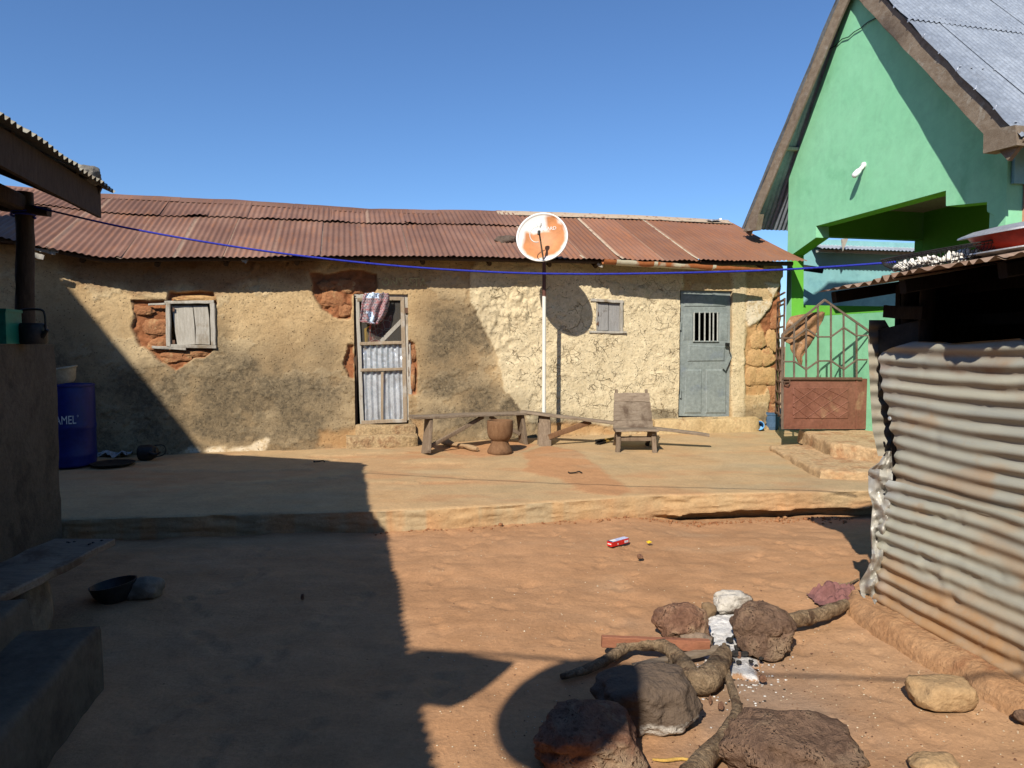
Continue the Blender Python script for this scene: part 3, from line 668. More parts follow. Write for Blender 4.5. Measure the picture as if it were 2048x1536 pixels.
# ------------------------------------------------------------------ roof
EV = [(-260, 455), (0, 474), (65, 489), (120, 502), (210, 517), (437, 514), (560, 513), (650, 512), (900, 513), (1200, 520), (1500, 523), (1570, 523)]
RG = [(-260, 352), (0, 375), (200, 393), (480, 405), (740, 423), (960, 425), (1280, 435), (1420, 443)]
eu = [uz(*q, .4) for q in EV]; ru_ = [uz(*q, -1.8) for q in RG]
ez = lambda u: np.interp(u, [a[0] for a in eu], [a[1] for a in eu]); rz = lambda u: np.interp(u, [a[0] for a in ru_], [a[1] for a in ru_])
PITCHC = .076
def roof_sheet(u0, u1, s0, s1, lift, seamy, seed, back=False):
    nu = int((u1 - u0) / (PITCHC / 8)); nsg = 12
    uu, ss = np.meshgrid(np.linspace(u0, u1, nu), np.linspace(s0, s1, nsg))
    e = ez(uu); r = rz(uu)
    n = .4 + (-1.8 - .4) * ss; z = e + (r - e) * ss
    if back: n = -1.8 - 2.2 * ss; z = r + (e - r) * ss
    skew = .012 * np.sin(seed * 3.1) * (ss - .5)
    wob = 1 + .12 * fbm(uu * 3, ss * 4, seed, 2)
    off = .0080 * wob * np.cos(2 * np.pi * (uu + skew) / PITCHC) + lift
    edge = np.exp(-(ss - s0) / .05)
    off = off + edge * (.02 * np.maximum(0, fbm(uu * 2.1, uu * 0, seed + 5, 2) - .18) * 2 + .004 * fbm(uu * 8, uu * 0, seed + 8, 2)) + .006 * fbm(uu * 1.5, ss * 3, seed + 9, 2)
    Pp = np.zeros(uu.shape + (3,)); nx = Vector((0, 0, 1)) * .92 + Nv * (.38 if not back else -.38)
    uj = uu + skew
    for i in range(3): Pp[..., i] = O[i] + U[i] * uj + Nv[i] * n + (z if i == 2 else 0) + nx[i] * off
    seam = np.maximum(sst(.075, .03, uu - u0), 0) * seamy
    tone = sst(4.6, 5.3, uu)
    ob('roof_sheet', gridmesh(Pp), ROOFM, house, 180, {'seam': seam.ravel(), 'tone': tone.ravel()})
seam_u = [uz(x, 514, .4)[0] for x in (-160, 90, 232, 345, 437, 540, 632, 722, 810, 900, 990, 1080, 1165, 1240, 1320, 1395, 1470)] + [8.74]
bright = [0, .2, .5, .3, 1, .1, 1, .1, 1, 0, 1, .5, .9, 1, .6, 1, .4]
seam_u[0] = -5.2
for i in range(len(seam_u) - 1):
    u0, u1 = seam_u[i], seam_u[i + 1] + .05
    lift = .006 * (i % 2) + .004
    if u0 < 4.3:
        roof_sheet(u0, u1, -.0 + ru(-.006, .006), .69, lift, bright[i], i)
        o_ = .11
        roof_sheet(u0 + o_, u1 + o_, .655 + ru(-.004, .008), 1.0, lift + .022, .25 * (i % 3 == 1), i + 40)
    else:
        roof_sheet(u0, u1, ru(-.008, .008), .985, lift, bright[i], i)
for i in range(7): roof_sheet(-5.2 + 2 * i, -5.2 + 2 * i + 2.02 - (.08 if i == 6 else 0), 0, .99, .003 * (i % 2), 0, 90 + i, True)
for i, (a, b) in enumerate(((-5.2, -2.2), (-2.25, -.4), (-.45, 1.3), (1.25, 3.0), (2.95, 4.5), (4.45, 6.2), (6.15, 7.75), (7.7, 8.7))):
    uu = np.linspace(a, b, 30); rowsR = []
    for dn, dz in ((.20, -.085), (.10, -.035), (.03, .012), (-.03, .012), (-.10, -.035), (-.20, -.085)):
        z = rz(uu) + dz + .022 + .006 * fbm(uu * 3, uu * 0 + dn * 9, 120 + i, 2) + .004 * (i % 2)
        rowsR.append(np.stack([O[k] + U[k] * uu + Nv[k] * (-1.8 + dn) + (z if k == 2 else 0) for k in range(3)], -1))
    ob('ridge_cap', gridmesh(np.stack(rowsR)), ROOFM, house, 60, {'seam': np.full(180, .0 if a < 4 else .85), 'tone': np.full(180, 1. if a > 4 else 0.)})
for n_, z_ in ((.30, -.05), (.02, -.05)):     # purlins under the sheets
    ob('purlin', tube([W(u, ez(u) + (rz(u) - ez(u)) * (.4 - n_) / 2.2 + z_ - .01, n_) for u in np.linspace(-5, 8.6, 40)], .032, 7, True, .15), WOODDARK, house, 60)
for u in np.arange(-4.6, 8.7, .85):
    u = u + ru(-.1, .1); ob('rafter', tube([W(u, ez(u) - .06, .18), W(u, rz(u) - .13, -1.75)], .035, 7, True, .1), WOODDARK, house, 60)
# torn packing under the eave at the far left
for i, (px, py, w, h) in enumerate(((82, 497, 26, 8), (96, 503, 22, 6), (75, 512, 18, 8), (108, 500, 14, 5), (490, 520, 8, 10), (1200, 531, 12, 5))):
    c = Pn(px, py, .32); k = (c - CAM).length / F
    ob('eave_packing', bar(c - U * w * k / 2 + Zv * .02, c + U * w * k / 2 - Zv * .02, h * k, .012, Nv, 5, .006), WOODPALE, house)
for i, (px, py, n_) in enumerate(((1425, 443, -1.7),)):
    c = Pn(px, py, n_); ob('loose_sheet', bar(c - U * .13, c + U * .12 + Zv * .03, .2, .02, Zv, 8, .012), TIN, house, 20)

# ------------------------------------------------------------------ shutters and doors of the long house
def pp(pts, n): return [Pn(*q, n) for q in pts]
def cr(ox, oy, sc): return lambda *pts: [(ox + x / sc, oy + y / sc) for x, y in pts]
win = ob('window', bar(Pn(337, 606, .02), Pn(337.5, 692, .02), .055, .06, Nv, 6, .003), WOODPALE, house)
win['label'] = 'bleached shutter window of two warped boards'
for a, b, w in (((330, 605), (428, 604), .04), ((425, 606), (428, 690), .06), ((338, 692), (433, 694), .045)):
    ob('frame', bar(Pn(*a, .015), Pn(*b, .015), w, .055, Nv, 6, .003), WOODPALE, win)
w1 = cr(240, 570, 9.31)
ob('board', prism(pp(w1((965, 385), (1350, 385), (1385, 760), (1400, 1105), (1065, 1105), (1010, 760)), -.01), Nv, .022), WOODPALE, win)
ob('board', prism(pp(w1((1362, 385), (1630, 385), (1660, 640), (1672, 1110), (1405, 1100), (1412, 800)), -.006), Nv, .022), WOODPALE, win)
for q in ((346, 619), (347, 684)): ob('hinge', bar(Pn(q[0] - 3, q[1], .012), Pn(q[0] + 3, q[1], .012), .05, .008, Nv, 2, 0), IRON, win)
ob('lintel_stick', bar(Pn(297, 609, .01), Pn(336, 608, .02), .025, .03, Nv, 5, .003), WOODPALE, win)
ob('sill_stick', bar(Pn(304, 694, .02), Pn(372, 698, .03), .035, .03, Nv, 6, .003), WOODPALE, win)
win2 = ob('window', bar(Pn(1193, 604, .01), Pn(1192, 663, .01), .035, .04, Nv, 5, .002), WOODPALE, house)
win2['label'] = 'small shutter window of two grey boards'
WOODGV = M('grey_shutter_wood', (.24, .235, .225), (.33, .32, .305), 5, (.15, .13, .11), .62, 5, bs=.4, bsc=30, stretch=(10, 10, 1.1))
ob('board', prism(pp([(1194, 606), (1216, 606), (1216, 661), (1193.5, 661)], .012), Nv, .022), WOODGV, win2)
ob('board', prism(pp([(1217.4, 606), (1239.5, 606), (1239, 662), (1217.4, 662)], .008), Nv, .022), WOODGV, win2)
for a, b, w in (((1181, 600), (1246, 604), .045), ((1242, 606), (1243, 663), .04), ((1178, 663.5), (1252, 665), .03)):
    ob('frame', bar(Pn(*a, .03), Pn(*b, .03), w, .05, Nv, 6, .003), WOODPALE, win2)
for y in (627, 647): ob('hinge', bar(Pn(1191, y, .026), Pn(1197, y, .026), .055, .008, Nv, 2, 0), IRON, win2)

d1 = cr(680, 560, 4.8)
screen = ob('screen_door', bar(Pn(*d1((167, 180))[0], -.05), Pn(*d1((213, 1380))[0], -.05), .05, .035, Nv, 10, .003), WOODPALE, house)
WOODDOOR = M('bare_door_wood', (.27, .20, .13), (.38, .30, .21), 5, (.44, .40, .34), .58, 3, bs=.3, bsc=30, stretch=(10, 10, 1.2))
for a, b, w in (((598, 165), (630, 1350), .055), ((165, 188), (600, 178), .05), ((190, 612), (605, 600), .045), ((196, 866), (616, 855), .04), ((205, 1368), (640, 1348), .05)):
    ob('rail', bar(Pn(*d1(a)[0], -.045), Pn(*d1(b)[0], -.045), w, .035, Nv, 6, .003), WOODDOOR, screen)
ob('brace', bar(Pn(*d1((395, 590))[0], -.07), Pn(*d1((598, 385))[0], -.07), .055, .02, Nv, 4, .002), WOODPALE, screen)
ob('batten', bar(Pn(*d1((405, 882))[0], -.05), Pn(*d1((404, 1345))[0], -.05), .035, .02, Nv, 4, .002), WOODDOOR, screen)
ob('fly_mesh', (pp(d1((180, 185), (600, 178), (608, 605), (186, 612)), -.066), [(0, 1, 2, 3)]), SCREENM, screen)
def door_tin(q, seed):
    a, b, c, d = [Pn(*p, -.078) for p in q]; s, t = np.meshgrid(np.linspace(0, 1, 90), np.linspace(0, 1, 30))
    Pp = np.zeros(s.shape + (3,)); wdt = (b - a).length
    x = s * wdt; dent = .016 * np.maximum(0, fbm(s * 9, t * 4, seed, 3) - .25)
    off = .010 * np.cos(2 * np.pi * x / .076 + 1.5 + .5 * fbm(s * 2, t * 3, seed + 3, 2)) - dent * 2 + .004 * fbm(s * 4, t * 6, seed + 7)
    for i in range(3): Pp[..., i] = (a[i] * (1 - s) + b[i] * s) * (1 - t) + (d[i] * (1 - s) + c[i] * s) * t + Nv[i] * off
    ob('tin_panel', gridmesh(Pp), TIN, screen, 180)
door_tin(d1((190, 615), (608, 605), (612, 858), (194, 866)), 3); door_tin(d1((194, 870), (616, 862), (636, 1350), (206, 1365)), 8)
for a, b, w, mt in (((640, 140), (672, 1340), .07, WOODPALE), ((142, 150), (150, 1395), .05, WOODDARK), ((140, 160), (640, 148), .06, WOODPALE)):
    ob('door_jamb', bar(Pn(*d1(a)[0], -.07), Pn(*d1(b)[0], -.07), w, .06, Nv, 8, .004), mt, house)
ob('hinge', bar(Pn(*d1((622, 292))[0], -.02), Pn(*d1((664, 292))[0], -.02), .075, .008, Nv, 2, 0), IRON, screen)
uu, tt = np.meshgrid(np.linspace(0, 1, 60), np.linspace(0, 1, 40)); cv = [Pn(*p, -.13) for p in d1((225, 470), (500, 330), (470, 640), (230, 640))]
Pp = np.zeros(uu.shape + (3,))
for i in range(3): Pp[..., i] = (cv[0][i] * (1 - uu) + cv[1][i] * uu) * (1 - tt) + (cv[3][i] * (1 - uu) + cv[2][i] * uu) * tt + Nv[i] * .015 * np.sin(uu * 22)
ob('curtain', gridmesh(Pp), CURTM, house, 180, {'yellow': sst(.22, .18, uu).ravel()})

d2 = cr(960, 380, 2.793)
dp = lambda n, *pts: [Pn(*q, n) for q in d2(*pts)]
BARM = M('pale_grey_bar', (.36, .37, .33), (.46, .46, .42), 6, bs=.1)
mdoor = ob('metal_door', holed(dp(-.03, (1122, 560), (1398, 560), (1394, 1268), (1113, 1262)), [dp(-.03, (1195, 684), (1330, 684), (1328, 844), (1195, 844))], Nv, .03), GREYDOOR, house, 30)
mdoor['label'] = 'grey green sheet metal door with a small barred opening'
for q, h in ((((1140, 590), (1378, 590), (1374, 650), (1136, 650)), .010), (((1160, 866), (1372, 874), (1366, 956), (1158, 958)), .012), (((1148, 1000), (1238, 1000), (1236, 1250), (1140, 1250)), .012), (((1262, 1000), (1376, 1000), (1372, 1250), (1260, 1250)), .012), (((1136, 690), (1188, 690), (1188, 840), (1134, 840)), .008), (((1338, 690), (1386, 690), (1384, 842), (1338, 842)), .008)):
    ob('door_panel', frustum(dp(-.029, *q), Nv, h, .022), GREYDOOR, mdoor, 20)
for x in (1196, 1226, 1256, 1284, 1304, 1328): ob('bar', tube(dp(-.012, (x, 682), (x - 1, 846)), .012, 6), BARM, mdoor)
for a, b in (((1190, 683), (1334, 683)), ((1190, 846), (1334, 846))): ob('bar', bar(*dp(-.02, a, b), .022, .02, Nv, 3, 0), GREYDOOR, mdoor)
for y in (760, 1140): ob('hinge', tube(dp(-.01, (1122, y - 22), (1120, y + 22)), .014, 8), GREYDOOR, mdoor)
ob('hasp', prism(dp(.03, (1400, 905), (1408, 930), (1372, 1010), (1352, 990)), Nv, .006), GREYDOOR, mdoor)
pl = ob('padlock', bar(*dp(.02, (1372, 862), (1392, 864)), .05, .03, Nv, 2, 0), DARKMET, mdoor)
ob('chain', tube(smoothpts(dp(.035, (1376, 860), (1390, 872), (1394, 900), (1402, 930)), 5), .008, 6), DARKMET, mdoor)
for a, b, w in (((1112, 545), (1406, 548), .05), ((1108, 552), (1102, 1262), .035), ((1405, 552), (1400, 1272), .035)):
    ob('door_frame', bar(*dp(-.06, a, b), w, .05, Nv, 4, .002), GREYDOOR, house)
ob('threshold_scrap', bar(*dp(.02, (1235, 1276), (1395, 1278)), .06, .015, Zv, 6, .006), DARKMET, house)

# doorsteps and plinth: rough mud-plastered blocks
def lumpy(name, pts, n0, n1, z0, z1, mat, parent, seed, amp=.015):
    """block against the wall between u-values, top slightly rounded"""
    (u0, u1) = pts; cu = max(6, int((u1 - u0) / .03)); prof = [(n1 + .01, z0 - .05), (n1, z0 + .3 * (z1 - z0)), (n1 - .005, z1 - .03), (n1 - .02, z1 - .008), (n1 - .05, z1), ((n0 + n1) / 2, z1 + .003), (n0, z1 + .004)]
    uu = np.linspace(u0, u1, cu); rws = []
    for k, (n, z) in enumerate(prof):
        e = .03 * (np.exp(-(uu - u0) / .03) + np.exp(-(u1 - uu) / .03)) * (k < 5)
        nn = n - e + amp * fbm(uu * 5, uu * 0 + k * .6, seed, 4); zz = z + amp * .5 * fbm(uu * 4, uu * 0 + k * .4, seed + 3, 3) - e * .4
        rws.append(np.stack([O[i] + U[i] * uu + Nv[i] * nn + (zz if i == 2 else 0) for i in range(3)], -1))
    Pp = np.stack(rws)
    endA = Pp[:, :1] + np.array(-Nv * 0) ; vs, fs = gridmesh(Pp); vs = vs.tolist(); r, c = Pp.shape[:2]
    for ed, flip in ((0, 0), (c - 1, 1)):
        ring = [k * c + ed for k in range(r)]; b = len(vs); q = Vector(Pp[0, ed]) ; vs.append(list(q - Nv * (n1 - n0 + .05)))
        f = ring + [b]; fs.append(f if not flip else f[::-1])
    ob(name, (np.array(vs), fs), mat, parent, 50)
u_a, z_a = uz(714, 850, .12); u_b, _ = uz(832, 848, .12)
lumpy('doorstep', (u_a - .02, u_b), -.1, .085, HP + .0, uz(770, 851, .1)[1], STEPM, house, 7, .03)
u_a, _ = uz(692, 872, .4); u_b, _ = uz(838, 872, .4)
lumpy('doorstep', (u_a, u_b), -.02, .24, HP - .02, uz(770, 872, .2)[1], STEPM, house, 9, .045)
u_a, _ = uz(1312, 840, .16); u_b, _ = uz(1548, 840, .16)
lumpy('plinth', (u_a, 8.2), -.1, .16, HP + .02, uz(1400, 838, .12)[1], PLINTH, house, 11, .03)

# gutter hung under the right-hand eave
ga, gb = uz(1212, 523, .5), uz(1528, 541, .5); cuts = [1212, 1238, 1313, 1430, 1530]
for i in range(4):
    ua = uz(cuts[i], 530, .5)[0]; ub = uz(cuts[i + 1], 530, .5)[0]; rws = []
    for u in np.linspace(ua - .02, ub, 26):
        k = (u - ga[0]) / (gb[0] - ga[0]); z = ga[1] + (gb[1] - ga[1]) * k - .0; rr = .062 * (1 - .55 * max(0, (k - .80) / .2)) * (1 + .02 * (i % 2))
        if i == 0: rr *= .9
        rws.append([tuple(W(u, z + .035 - math.sin(t) * rr * 1.15 + .012 * max(0, math.cos(t)) * mn.noise(Vector((u * 5, 0, 0))), .43 + math.cos(t) * rr)) for t in np.linspace(0, math.pi, 12)])
    Pp = np.array(rws); u_ = np.linspace(ua, ub, 26)[:, None] + np.zeros((1, 12)); t_ = np.linspace(0, 1, 12)[None, :] + np.zeros((26, 1))
    rust = np.clip(.45 + .9 * fbm(u_ * 2.4, t_ * 1.2, 33, 3) + .25 * (t_ < .35) - .12 * t_, 0, 1) if i else np.full(u_.shape, .95)
    ob('gutter', gridmesh(Pp), GUTM, house, 180, {'rust': rust.ravel()})
for x in (1238, 1313, 1430):
    u = uz(x, 530, .5)[0]; k = (u - ga[0]) / (gb[0] - ga[0]); z = ga[1] + (gb[1] - ga[1]) * k
    rws = [[tuple(W(u + du, z + .035 - math.sin(t) * .075 + .004, .43 + math.cos(t) * .067)) for t in np.linspace(0, math.pi, 12)] for du in (-.028, .028)]
    ob('gutter_joint', gridmesh(np.array(rws)), GUTM, house, 180, {'rust': np.full(24, .15)})
# faint painted words over the screen door
u_, z_ = uz(808, 565); tv, tf = text_vf('ONE  STA', .17, .002)
ob('faded_lettering', ([W(u_ + p.x * .82, z_ + p.y * .95, float(nz[np.argmin(abs(zs - z_ - p.y)), np.argmin(abs(us - u_ - p.x * .82))]) + .010 + p.z) for p in tv], tf), M('faded_cream_paint', (.52, .44, .20), (.62, .54, .26), 20, (.36, .235, .105), .56, 14, bs=0), house, 0)['kind'] = 'stuff'

# ================================================================== LEFT HOUSE (in shade, its roof overhangs from the left)
TIP = aty(235, 385, 5.4)                      # far end of its eave
Vd = V; Ud = U
lh = thing('veranda_house', 'dark shaded house at the left with a corrugated roof on a veranda post', 'house', V3(-3.6, 4.5, 0))
def LE(t, s, dz=0): return TIP - V * t - U * s + Zv * (.424 * s + dz)      # point on its roof: t towards camera, s up the slope
rnL = (Zv * .92 + U * .39)
def left_sheet(t0, t1, s1, seed):
    tt, ss = np.meshgrid(np.linspace(t0, t1, int((t1 - t0) / (.076 / 8))), np.linspace(0, s1, 8))
    off = .013 * np.cos(2 * np.pi * tt / .076) + .006 * (seed % 2) + .01 * np.exp(-ss / .1) * fbm(tt * 3, tt * 0, seed, 2)
    s2 = ss + .02 * np.exp(-ss / .1) * fbm(tt * 1.5, tt * 0, seed + 4, 2)
    Pp = np.zeros(tt.shape + (3,))
    for i in range(3): Pp[..., i] = TIP[i] - V[i] * tt - U[i] * s2 + (.424 * s2 if i == 2 else 0) + rnL[i] * off
    ob('roof_sheet', gridmesh(Pp), LROOF, lh, 180)
LROOF = M('weathered_pale_zinc', (.36, .33, .24), (.46, .42, .32), 4, (.25, .17, .10), .6, 3, rough=.6, metal=.2, bs=.1)
for i in range(11): left_sheet(-.0 + i * .76, i * .76 + .80, 3.3, i)
for s, w in ((.10, .21),):
    ob('fascia_board', bar(TIP - V * .10 - U * s - Zv * (w / 2 + .0), TIP - V * 8.3 - U * s - Zv * (w / 2 + .0), w, .03, U, 16, .004), WOODDARK, lh)
ob('barge_board', bar(LE(.14, .10, -.13), LE(.14, 3.1, -.13), .2, .03, V, 8, .004), WOODDARK, lh)
for t in np.arange(.5, 8.2, .95): ob('rafter', bar(LE(t, .12, -.07), LE(t, 3.1, -.07), .05, .09, Zv, 3, .003), WOODDARK, lh)
def LM(t, s, dz=0): b = LE(t, 3.05); return b - U * s + Zv * (1.42 * s + dz)      # steep main roof above the veranda roof
for i in range(11):
    for sgn in (1, -1):
        tt, ss = np.meshgrid(np.linspace(i * .76, i * .76 + .80, 84), np.linspace(0, 1, 6)); off = .010 * np.cos(2 * np.pi * tt / .076) + .006 * (i % 2)
        sx = ss * 2.6 if sgn > 0 else 5.2 - ss * 2.6; up = 1.42 * 2.6 * ss
        b = LE(0, 3.0); Pp = np.stack([b[k] - V[k] * (tt + .03 * np.sin(ss * 9) ) - U[k] * (sx - off * .8 * sgn) + ((up + off * .5) if k == 2 else 0) for k in range(3)], -1)
        ob('roof_sheet', gridmesh(Pp), LROOF, lh, 180)
ob('barge_board', bar(LM(.14, .05, -.16), LM(.14, 2.55, -.16), .2, .03, V, 8, .004), WOODDARK, lh)
ob('gable_end', prism([LM(.35, -.2, -.1), LM(.35, 2.55, -.15), LM(.35, 5.2, -3.8 - .1), LM(.35, 5.2, -7.4 - 3.7), LM(.35, -.2, -3.6)], V, .2), CEMENT, lh)
PW = V3(-3.58, 5.57, 0)                       # far end of the veranda parapet
ob('wall_plate', bar(PW - V * .36 - U * .07 + Zv * 2.60, PW - V * 8.4 - U * .07 + Zv * 2.60, .10, .12, Zv, 8, .003), WOODDARK, lh)
ob('rafter_end', bar(PW - V * .35 - U * .2 + Zv * 2.57, PW - V * .35 + U * .12 + Zv * 2.545, .09, .06, Zv, 2, .003), WOODDARK, lh)
# parapet: rough rendered wall
tt, zz = np.meshgrid(np.linspace(0, 8.3, 140), np.linspace(-.05, 1.575, 60))
nn = .02 * fbm(tt * 1.4, zz * 1.4, 201, 4) + .006 * fbm(tt * 9, zz * 9, 202, 3)
Pp = np.stack([PW[i] - V[i] * tt + U[i] * nn + (zz if i == 2 else 0) for i in range(3)], -1); vs, fs = gridmesh(Pp)
mb = MB(); mb.add((vs.tolist(), fs)); mb.add(box(PW - V * 4.15 - U * .09 + Zv * .78, .15, 8.3, 1.58, U, V, Zv))
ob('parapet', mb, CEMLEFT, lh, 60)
pc = PW - V * .33 - U * .06
ob('post', tube([pc + Zv * z + U * .012 * math.sin(z * 3) for z in np.linspace(1.56, 2.68, 14)], [.062 - .004 * i / 13 for i in range(14)], 12, True, .06), WOODDARK, lh, 60)
ob('post', tube([pc - V * 3 + Zv * z for z in np.linspace(1.56, 2.62, 6)], .06, 12), WOODDARK, lh, 60)
ob('post', tube([pc - V * 5.5 + Zv * z for z in np.linspace(1.56, 2.62, 6)], .06, 12), WOODDARK, lh, 60)
ob('house_wall', box(PW - V * 4.4 - U * 1.75 + Zv * 1.6, .2, 8.4, 3.3, U, V, Zv), CEMENT, lh)
ob('end_wall', box(PW - U * 2.8 - V * .1 + Zv * 1.55, 2.1, .2, 3.1, U, V, Zv), CEMENT, lh)
# steps up to the veranda
def slab(name, foot, z0, z1, mat, parent, seed, amp=.012, lab=None):
    """rough cast step with the given footprint (list of xy, counter-clockwise)"""
    k = len(foot); pts = []
    for i in range(k):
        a = Vector((*foot[i], 0)); b = Vector((*foot[(i + 1) % k], 0)); n = max(2, int((b - a).length / .05))
        pts += [a.lerp(b, j / n) for j in range(n)]
    c = sum(pts, Vector()) / len(pts); vs = []; fs = []; m = len(pts)
    lv = [(z0, -.01), (z0 + .4 * (z1 - z0), 0), (z1 - .03, 0), (z1 - .008, .010), (z1, .03), (z1 + .002, .10)]
    for li, (z, ins) in enumerate(lv):
        for p in pts:
            d = (c - p).normalized(); s = mn.fractal(Vector((p.x * 5, p.y * 5, z * 5 + seed)), 1, 2, 4) * amp
            vs.append(p + d * (ins + s) + Zv * (z + (s * .5 if li > 1 else 0)))
        if li:
            q = (li - 1) * m
            for j in range(m): fs.append((q + j, q + (j + 1) % m, q + m + (j + 1) % m, q + m + j))
    q = (len(lv) - 1) * m; vs.append(c + Zv * z1); fs += [(q + j, q + (j + 1) % m, len(vs) - 1) for j in range(m)]
    return ob(name, (vs, fs), mat, parent, 50)
s0 = V3(-1.88, 3.18, 0); s1 = s0 - V * 2.6
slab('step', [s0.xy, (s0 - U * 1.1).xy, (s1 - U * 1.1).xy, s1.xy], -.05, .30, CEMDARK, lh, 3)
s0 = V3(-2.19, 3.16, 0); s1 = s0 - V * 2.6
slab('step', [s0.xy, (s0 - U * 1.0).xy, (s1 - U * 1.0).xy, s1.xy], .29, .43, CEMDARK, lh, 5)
ob('loose_sheet', (lambda q: prism([V3(*a) for a in q], V3(0, 0, 1), .004))([(-1.95, .30, 2.76), (-1.68, .44, 2.70), (-1.23, .34, 2.66), (-1.44, -.04, 2.66), (-1.53, -.13, 2.68), (-1.85, -.15, 2.76)]), LROOF, lh)

# ================================================================== GREEN GABLE HOUSE
G0 = V3(4.41, 11.47, 0)                       # far corner of the gable wall
gh = thing('green_house', 'mint green gabled house with a steep tin roof at the right', 'house', G0 + Zv * HP)
def Gp(t, z, n=0): return G0 - V * t - U * n + Zv * z
def gpx(px, py, n=0): return onpl(px, py, G0 - U * n, U)
def gtz(px, py, n=0): p = gpx(px, py, n) - G0; return -p.dot(V), p.z
apx = gtz(1699, -71, .15); el = gtz(1488, 450, .5); er = gtz(2032, 264, .5)
TA = apx[0]; slL = (apx[1] - el[1]) / (apx[0] - el[0]); slR = (apx[1] - er[1]) / (er[0] - apx[0])
def nb(t): e = el[0] if t < TA else er[0]; return .08 + .37 * min(1.1, abs(t - TA) / abs(e - TA))
def roofz(t): return apx[1] - (slL * (TA - t) if t < TA else slR * (t - TA))
TR = gtz(2012, 420)[0]
tf = lambda q: gtz(*q)
opening = [gpx(*q) for q in [(1583, 632), (1583, 510), (1632, 475), (1632, 452), (1892, 381), (1892, 412), (1974, 404), (1974, 423), (1988, 431), (1988, 640)]]
zpar = gtz(1640, 632)[1]
outer = [Gp(0, HP - .1), Gp(0, roofz(0) - .06), Gp(TA, roofz(TA) - .06), Gp(TR, roofz(TR) - .06), Gp(TR, HP - .1)]
opening[0] = Gp(gtz(1583, 600)[0], zpar); opening[-1] = Gp(gtz(1988, 500)[0], zpar)
ob('gable_wall', holed(outer, [opening], -U, .22), MINT, gh, 30)
# lime painted soffits and jambs of the opening, set a hair inside it
cen = sum(opening, Vector()) / len(opening)
for i in range(len(opening) - 1):
    a, b = opening[i], opening[i + 1]; d = (b - a).normalized(); inn = d.cross(U); 
    if inn.dot(cen - (a + b) / 2) < 0: inn = -inn
    q = [a + inn * .003 + U * .004, b + inn * .003 + U * .004, b + inn * .003 + U * .219, a + inn * .003 + U * .219]
    ob('reveal', prism(q, inn, .002), MINT if i in (2, 4, 6, 8) else LIME, gh, 30)
ob('parapet_cap', box(Gp((gtz(1600, 600)[0] + gtz(1988, 500)[0]) / 2, zpar + .012, -.11), gtz(1988, 500)[0] - gtz(1600, 600)[0], .20, .02, V, U, Zv), LIME, gh)
# far cross wall of the porch, with an opening through to the yard behind
def farw(px, py): return onpl(px, py, G0 + V * .02, V)
LUO = .2; RUO = (onpl(1734, 550, G0, V) - G0).dot(U)
zc = farw(1775, 424).z; zp2 = farw(1650, 611).z; zl2 = farw(1700, 474).z
def Fw(u, z, n=0): return G0 + U * u - V * n + Zv * z
ob('porch_parapet', box(Fw(1.4, (zp2 + HP) / 2, -.1), 2.35, .18, zp2 - HP, U, V, Zv), LIME, gh)
ob('porch_lintel', box(Fw(1.4, (zl2 + zc + .05) / 2, -.1), 2.35, .18, zc + .05 - zl2, U, V, Zv), LIME, gh)
ob('porch_side_wall', box(Fw(2.9, 2.0, -.1), .66, .18, 4.2, U, V, Zv), LIME, gh)
ob('inner_wall', box(G0 + U * 2.6 - V * (TR / 2 + .05) + Zv * 2.0, .16, TR, 4.2, U, V, Zv), LIME, gh)
ob('ceiling', box(G0 + U * 1.4 - V * (TR / 2) + Zv * (zc + .03), 2.3, TR - .05, .04, U, V, Zv), SOFFIT, gh)
# front corner: pink pillar and lintel on the side that faces the camera
cR = G0 - V * TR
ob('pillar', box(cR + U * .30 - V * .012 + Zv * 1.75, .17, .03, 3.1, U, V, Zv), PINK, gh)
ob('corner_pillar', box(cR + U * .29 + V * .11 + Zv * 1.75, .54, .215, 3.2, U, V, Zv), MINT, gh)
ob('pillar_edge', box(cR + U * .397 - V * .014 + Zv * 1.75, .018, .03, 3.1, U, V, Zv), LIME, gh)
ob('side_lintel', box(cR + U * 2.0 + V * .06 + Zv * (3.3 + .35), 3.9, .2, .72, U, V, Zv), BLUEW, gh)
ob('side_parapet', box(cR + U * 2.2 + V * .1 + Zv * .85, 3.2, .16, 1.4, U, V, Zv), MINT, gh)
